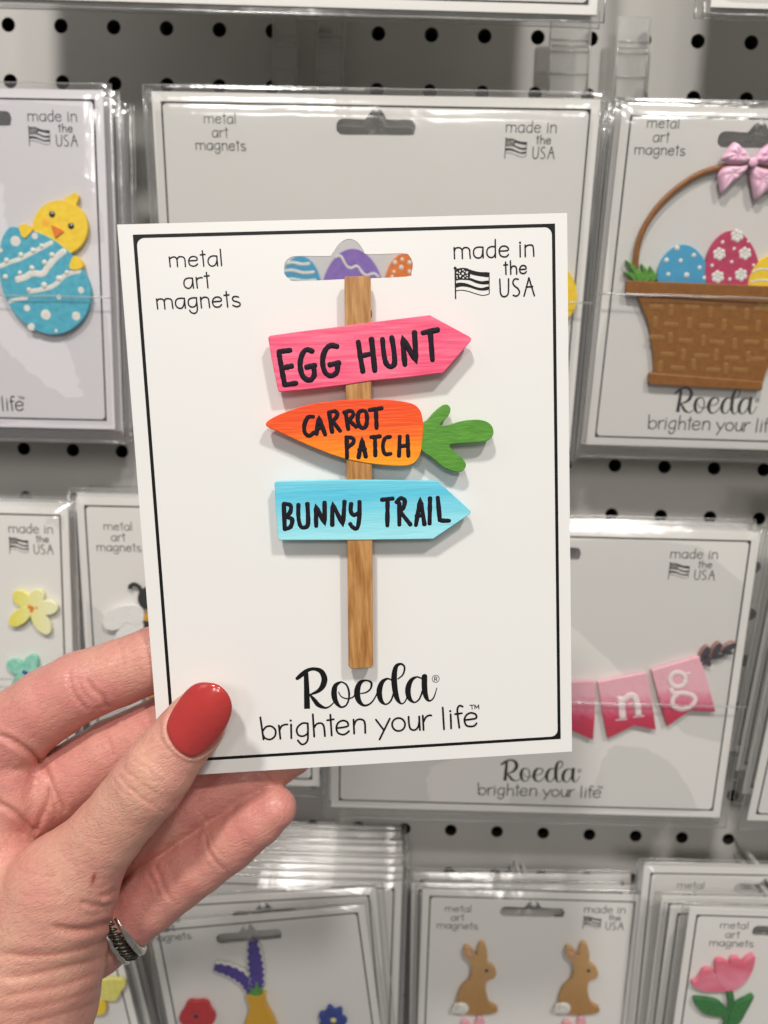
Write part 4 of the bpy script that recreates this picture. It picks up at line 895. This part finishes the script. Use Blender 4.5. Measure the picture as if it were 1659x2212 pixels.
    near = (sx > 750) & (sx < 1250) & (sy > 280) & (sy < 850) & front & (V[:, 1] < 195); ii = np.where(near)[0]
    dn = np.full(len(ii), 1e9); inside = np.zeros(len(ii), bool); qx, qy = sx[ii], sy[ii]
    for k in range(len(P)):
        ax_, ay_, bx_, by_ = x1[k], y1[k], x2[k], y2[k]; L2 = (bx_-ax_)**2+(by_-ay_)**2+1e-9
        t = np.clip(((qx-ax_)*(bx_-ax_)+(qy-ay_)*(by_-ay_))/L2, 0, 1); dn = np.minimum(dn, np.hypot(qx-ax_-t*(bx_-ax_), qy-ay_-t*(by_-ay_)))
        inside ^= ((ay_ > qy) != (by_ > qy)) & (qx < (bx_-ax_)*(qy-ay_)/(by_-ay_+1e-12)+ax_)
    root_w = np.clip((qy-430)/150, .15, 1)
    disp[ii] += np.where(inside, -.75*np.clip(dn/14, 0, 1), .42*root_w*np.exp(-((dn-14)/13)**2))
    V = V+N*disp[:, None]
    # ---- skin tones of its own: palm side of the fingers is pinker than the back of the thumb and wrist; crease shade is painted on top
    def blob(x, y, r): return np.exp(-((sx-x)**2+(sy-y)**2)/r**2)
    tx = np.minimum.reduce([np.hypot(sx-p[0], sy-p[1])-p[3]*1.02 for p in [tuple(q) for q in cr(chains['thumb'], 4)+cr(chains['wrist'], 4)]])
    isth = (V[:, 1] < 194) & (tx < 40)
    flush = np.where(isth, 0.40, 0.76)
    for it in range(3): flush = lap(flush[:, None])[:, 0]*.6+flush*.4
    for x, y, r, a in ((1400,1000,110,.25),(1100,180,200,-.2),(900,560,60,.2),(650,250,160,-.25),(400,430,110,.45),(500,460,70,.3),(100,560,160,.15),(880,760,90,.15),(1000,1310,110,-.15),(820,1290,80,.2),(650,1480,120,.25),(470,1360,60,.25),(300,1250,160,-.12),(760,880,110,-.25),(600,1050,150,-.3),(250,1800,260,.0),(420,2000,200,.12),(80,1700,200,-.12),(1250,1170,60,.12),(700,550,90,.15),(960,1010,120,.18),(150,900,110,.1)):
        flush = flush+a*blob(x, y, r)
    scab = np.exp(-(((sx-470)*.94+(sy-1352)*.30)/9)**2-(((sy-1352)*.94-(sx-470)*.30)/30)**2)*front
    crease_shade = np.clip((cre_-.25)/.75, 0, 1)*.8  # redder crease lines, with the shade of the folds darkened into the colour
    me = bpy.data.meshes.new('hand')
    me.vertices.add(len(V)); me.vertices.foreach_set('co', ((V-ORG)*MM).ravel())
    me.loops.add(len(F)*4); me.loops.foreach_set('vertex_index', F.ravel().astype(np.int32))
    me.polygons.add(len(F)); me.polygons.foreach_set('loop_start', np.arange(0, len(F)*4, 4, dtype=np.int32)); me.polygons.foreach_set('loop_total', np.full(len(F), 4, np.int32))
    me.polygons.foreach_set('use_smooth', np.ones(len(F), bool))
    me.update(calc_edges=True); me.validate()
    for nm, arr in (('flush', flush), ('scab', scab), ('crease', crease_shade)):
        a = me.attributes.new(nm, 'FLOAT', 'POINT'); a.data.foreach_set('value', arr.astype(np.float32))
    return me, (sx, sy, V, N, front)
CREASES = [
 # thumb joint
 ([(640,742),(700,770),(770,820),(830,890),(858,960)],.10,9),([(575,800),(640,880),(720,950),(790,1000),(850,1030)],.20,9),([(600,790),(680,845),(760,905),(830,950)],.15,8),([(640,820),(700,850),(770,858),(840,870)],.14,7),([(560,840),(600,900),(660,950)],.13,8),([(660,900),(730,960),(800,975)],.13,7),([(690,780),(740,800),(790,850)],.10,7),
 ([(800,640),(850,700),(930,760),(990,760)],.14,10),([(560,1380),(500,1400),(450,1395)],.10,9),
 # web folds and the wrist's skin folds
 ([(585,1400),(545,1430),(500,1440)],.35,14),([(575,1460),(520,1490),(440,1480),(400,1465)],.45,16),([(250,1590),(330,1608),(430,1608),(520,1585),(565,1560)],.75,20),([(420,1535),(480,1530),(560,1500)],.2,14),
 ([(-20,1722),(150,1738),(300,1728),(430,1700),(560,1645)],.55,24),([(-20,1845),(130,1835),(330,1790),(450,1762),(560,1725)],.38,26),([(60,1778),(160,1782),(300,1768)],.12,16),
 ([(-20,1950),(150,1915),(330,1880),(540,1800)],.36,28),([(-20,2025),(150,2000),(350,1950),(530,1880)],.28,28),([(100,2085),(350,2020),(510,1955)],.3,26),
 ([(80,1300),(180,1330),(300,1340)],.07,16),([(60,1420),(200,1440),(330,1430)],.08,16),([(100,1500),(230,1520),(350,1500)],.10,16),
 # index
 ([(345,300),(362,390),(400,460),(450,510)],.38,13),([(430,340),(470,400),(520,440),(545,500)],.42,13),([(380,330),(410,400),(450,450)],.15,10),([(590,150),(612,210),(625,300)],.10,12),([(470,500),(520,480),(560,490)],.2,10),
 # middle, ring, pinky
 ([(540,640),(560,690),(570,740)],.15,12),([(1320,815),(1360,850),(1400,885)],.25,12),([(990,1000),(1030,1040),(1060,1090)],.15,12),
 ([(1035,1120),(1045,1200),(1090,1270),(1135,1310)],.34,12),([(1050,1100),(1075,1180),(1120,1240)],.12,10),([(770,1265),(800,1330),(830,1410),(885,1490)],.34,13),([(735,1310),(780,1380),(800,1440)],.22,12),([(850,1250),(860,1330)],.12,10),([(900,1400),(940,1380),(1000,1350)],.08,9),
 # palm
 ([(-20,625),(80,668),(170,730),(225,800),(240,860)],.9,16),([(240,860),(238,950),(200,1060),(180,1120)],.6,16),([(-20,965),(80,1020),(150,1090),(190,1130)],.9,15),([(60,800),(120,810),(190,860)],.2,16),([(240,830),(290,930),(330,1020)],.5,14),([(250,900),(270,980),(290,1040)],.2,12)]
NAIL = [(1045,366),(1100,380),(1146,425),(1166,485),(1155,550),(1118,620),(1068,682),(1018,722),(970,742),(925,728),(882,695),(850,645),(838,592),(852,535),(890,468),(935,408),(985,372)]
BULGES = [(480,480,55,.5),(620,1480,60,.3),(540,1460,30,.6),(545,1540,30,.45),(552,1620,32,.5),(552,1690,28,.4),(545,1760,28,.35),(100,760,90,.8),(110,950,80,.8),(1150,1200,90,.4),(950,1390,90,.4),(330,560,90,.3),(720,860,90,.25)]
ORG = hp(300, 1500, 190)
person = thing('person', 'left hand with a red thumbnail pinching the white card by its lower left corner', 'person', Frame(ORG, np.array([1., 0, 0]), np.array([0, 1., 0])))
me_, (hsx, hsy, hV, hN, hfront) = build_hand()
skin = bpy.data.materials.new('skin'); skin.use_nodes = True; N_, L_ = nt(skin); b_ = N_['Principled BSDF']
def att(n): a = N_.new('ShaderNodeAttribute'); a.attribute_name = n; return a.outputs['Fac']
tcn = N_.new('ShaderNodeTexCoord'); nz1 = N_.new('ShaderNodeTexNoise'); nz1.inputs['Scale'].default_value = 90; nz1.inputs['Detail'].default_value = 6
nz2 = N_.new('ShaderNodeTexNoise'); nz2.inputs['Scale'].default_value = 700; nz2.inputs['Detail'].default_value = 4
L_.new(tcn.outputs['Object'], nz1.inputs['Vector']); L_.new(tcn.outputs['Object'], nz2.inputs['Vector'])
def mixc(fac, a, b, bt='MIX'):
    m = N_.new('ShaderNodeMix'); m.data_type = 'RGBA'; m.blend_type = bt
    for s_, v in (('Factor', fac), ('A', a), ('B', b)):
        if hasattr(v, 'is_linked') or hasattr(v, 'links'): L_.new(v, m.inputs[s_])
        else: m.inputs[s_].default_value = v
    return m.outputs['Result']
rp1 = N_.new('ShaderNodeMath'); rp1.operation = 'MULTIPLY_ADD'; L_.new(nz1.outputs[0], rp1.inputs[0]); rp1.inputs[1].default_value = 1.7; rp1.inputs[2].default_value = -.85
ad1 = N_.new('ShaderNodeMath'); ad1.operation = 'ADD'; ad1.use_clamp = True; L_.new(att('flush'), ad1.inputs[0]); L_.new(rp1.outputs[0], ad1.inputs[1])
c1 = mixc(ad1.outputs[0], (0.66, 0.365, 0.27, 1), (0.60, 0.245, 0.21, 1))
c2 = mixc(att('crease'), c1, (0.42, 0.15, 0.11, 1))  # mixes the painted crease shade into the skin
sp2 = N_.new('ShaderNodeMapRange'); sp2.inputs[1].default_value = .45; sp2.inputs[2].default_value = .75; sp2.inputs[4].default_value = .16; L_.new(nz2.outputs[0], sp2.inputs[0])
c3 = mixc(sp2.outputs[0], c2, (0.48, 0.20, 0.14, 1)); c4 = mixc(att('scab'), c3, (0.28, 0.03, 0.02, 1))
L_.new(c4, b_.inputs['Base Color']); b_.inputs['Roughness'].default_value = .40; b_.inputs['Specular IOR Level'].default_value = .5
b_.inputs['Subsurface Weight'].default_value = .35; b_.inputs['Subsurface Radius'].default_value = (1, .35, .2); b_.inputs['Subsurface Scale'].default_value = .0022
vo = N_.new('ShaderNodeTexVoronoi'); vo.feature = 'DISTANCE_TO_EDGE'; vo.inputs['Scale'].default_value = 1500
mpn = N_.new('ShaderNodeMapping'); mpn.inputs['Rotation'].default_value = (0, math.radians(-35), 0); mpn.inputs['Scale'].default_value = (1, 1, .45); L_.new(tcn.outputs['Object'], mpn.inputs[0]); L_.new(mpn.outputs[0], vo.inputs['Vector'])
bm1 = N_.new('ShaderNodeBump'); bm1.inputs['Distance'].default_value = .00006; bm1.inputs['Strength'].default_value = .8; L_.new(vo.outputs['Distance'], bm1.inputs['Height'])
r1 = N_.new('ShaderNodeMapping'); r1.inputs['Rotation'].default_value = (0, math.radians(24), 0); L_.new(tcn.outputs['Object'], r1.inputs[0])
r2 = N_.new('ShaderNodeMapping'); r2.inputs['Scale'].default_value = (.16, 1, 1); L_.new(r1.outputs[0], r2.inputs[0])
def bumpn(src, scale, det, dist_, prev, ridged=False):
    wn = N_.new('ShaderNodeTexNoise'); wn.inputs['Scale'].default_value = scale; wn.inputs['Detail'].default_value = det; L_.new(src, wn.inputs['Vector']); hgt = wn.outputs[0]
    if ridged:
        a1 = N_.new('ShaderNodeMath'); a1.operation = 'SUBTRACT'; a1.inputs[1].default_value = .5; L_.new(hgt, a1.inputs[0])
        a2 = N_.new('ShaderNodeMath'); a2.operation = 'ABSOLUTE'; L_.new(a1.outputs[0], a2.inputs[0]); a3 = N_.new('ShaderNodeMath'); a3.operation = 'MINIMUM'; a3.inputs[1].default_value = .05; L_.new(a2.outputs[0], a3.inputs[0])
        a4 = N_.new('ShaderNodeMath'); a4.operation = 'MULTIPLY'; a4.inputs[1].default_value = 14; L_.new(a3.outputs[0], a4.inputs[0]); hgt = a4.outputs[0]
    bb = N_.new('ShaderNodeBump'); bb.inputs['Distance'].default_value = dist_; bb.inputs['Strength'].default_value = 1; L_.new(hgt, bb.inputs['Height']); L_.new(prev, bb.inputs['Normal']); return bb.outputs[0]
n1 = bumpn(r2.outputs[0], 900, 3, .00010, bm1.outputs[0], True)
n2 = bumpn(r1.outputs[0], 420, 5, .00028, n1)
n3 = bumpn(r1.outputs[0], 1300, 3, .00009, n2)
L_.new(n3, b_.inputs['Normal'])
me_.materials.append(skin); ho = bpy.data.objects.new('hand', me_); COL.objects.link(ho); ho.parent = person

# thumbnail: a curved lacquered plate seated on the thumb
nail = NAIL
ctr = np.array((1004., 556.)); axd = np.array([.60, -.80]); pd = np.array([.80, .60])
pts = cr(nail, 4, True); n_ = len(pts); ringsN = 12; V = []
def zsurf(q):                                       # distance in front (towards the camera) of the thumb axis
    r = np.array(q)-ctr; a = r@axd; b = r@pd; bb = (b+4)/152.
    return 181.2-7.7*math.sqrt(max(0.03, 1-.80*bb*bb))-.48+(1.6 if a > 0 else .55)*(a/190.)**2
for k in range(ringsN+1):
    s_ = 1-k/ringsN if k < ringsN else 0.0
    for p in pts:
        q = ctr+(np.array(p)-ctr)*s_; Yn = zsurf(q)-.38+(.0 if s_ < .97 else .10); V.append(tuple(hp(q[0], q[1], Yn)-ORG))
F = [(k*n_+i, k*n_+(i+1) % n_, (k+1)*n_+(i+1) % n_, (k+1)*n_+i) for k in range(ringsN) for i in range(n_)]
rim = len(V)
for p in pts: V.append(tuple(hp(p[0], p[1], zsurf(p)+.55)-ORG))
F += [(i, rim+i, rim+(i+1) % n_, (i+1) % n_) for i in range(n_)]
lac = mat('coral_red_lacquer', (0.47, 0.043, 0.040, 1), .17, var=.08, vscale=120, coat=.5, bump=.16, bscale=330)
no = mesh('thumbnail', V, F, lac, person, True); no['label'] = 'glossy coral red lacquered thumbnail'

# silver ring on the little finger
a_, b__ = hp(760, 1445, 202), hp(480, 1640, 204); axn = (b__-a_)/np.linalg.norm(b__-a_); rc = hp(604, 1556, 202.6); vw = (rc-CAM)/np.linalg.norm(rc-CAM); axn = axn-vw*(axn@vw)*.8; axn /= np.linalg.norm(axn)
e1 = np.cross(axn, np.array([0., 1., 0.])); e1 /= np.linalg.norm(e1); e2 = np.cross(axn, e1)
rf = Frame(rc, e1, e2); ringo = thing('ring', 'worn silver ring with braided rim on the little finger', 'ring', rf)
silver = mat('worn_silver', (0.85, 0.83, 0.78, 1), .2, var=.3, vscale=300, metal=1, bump=.12, bscale=900); tarn = mat('tarnished_silver', (0.13, 0.12, 0.10, 1), .35, metal=1, bump=.2, bscale=1500)
RR = hr(640, 1525, 203, 176)+.55
def hoop(mb, R, z, r, wob=0, nn=72, flat=1.0): tube(mb, [(R*math.cos(t)+0, R*math.sin(t), z+wob*math.sin(t*18)) for t in np.linspace(0, 2*math.pi, nn, endpoint=False)], r, 8, flat, True)
mb = MB(); hoop(mb, RR+.1, -1.5, 1.15, flat=1.0); mb.obj('band', silver, ringo, True)
mb = MB()
for k in range(46):
    t = 2*math.pi*k/46; c, s_ = math.cos(t), math.sin(t); t2 = t+.16
    tube(mb, [(RR*c+.1*c, RR*s_+.1*s_, -.5), ((RR+.7)*math.cos(t+.08), (RR+.7)*math.sin(t+.08), .9), (RR*math.cos(t2), RR*math.sin(t2), 2.5)], .45, 6)
hoop(mb, RR-.35, 1.0, .9, flat=1.7); mb.obj('braid', tarn, ringo, True)
mb = MB(); hoop(mb, RR+.1, 3.2, .75, .15); mb.obj('rim', silver, ringo, True)
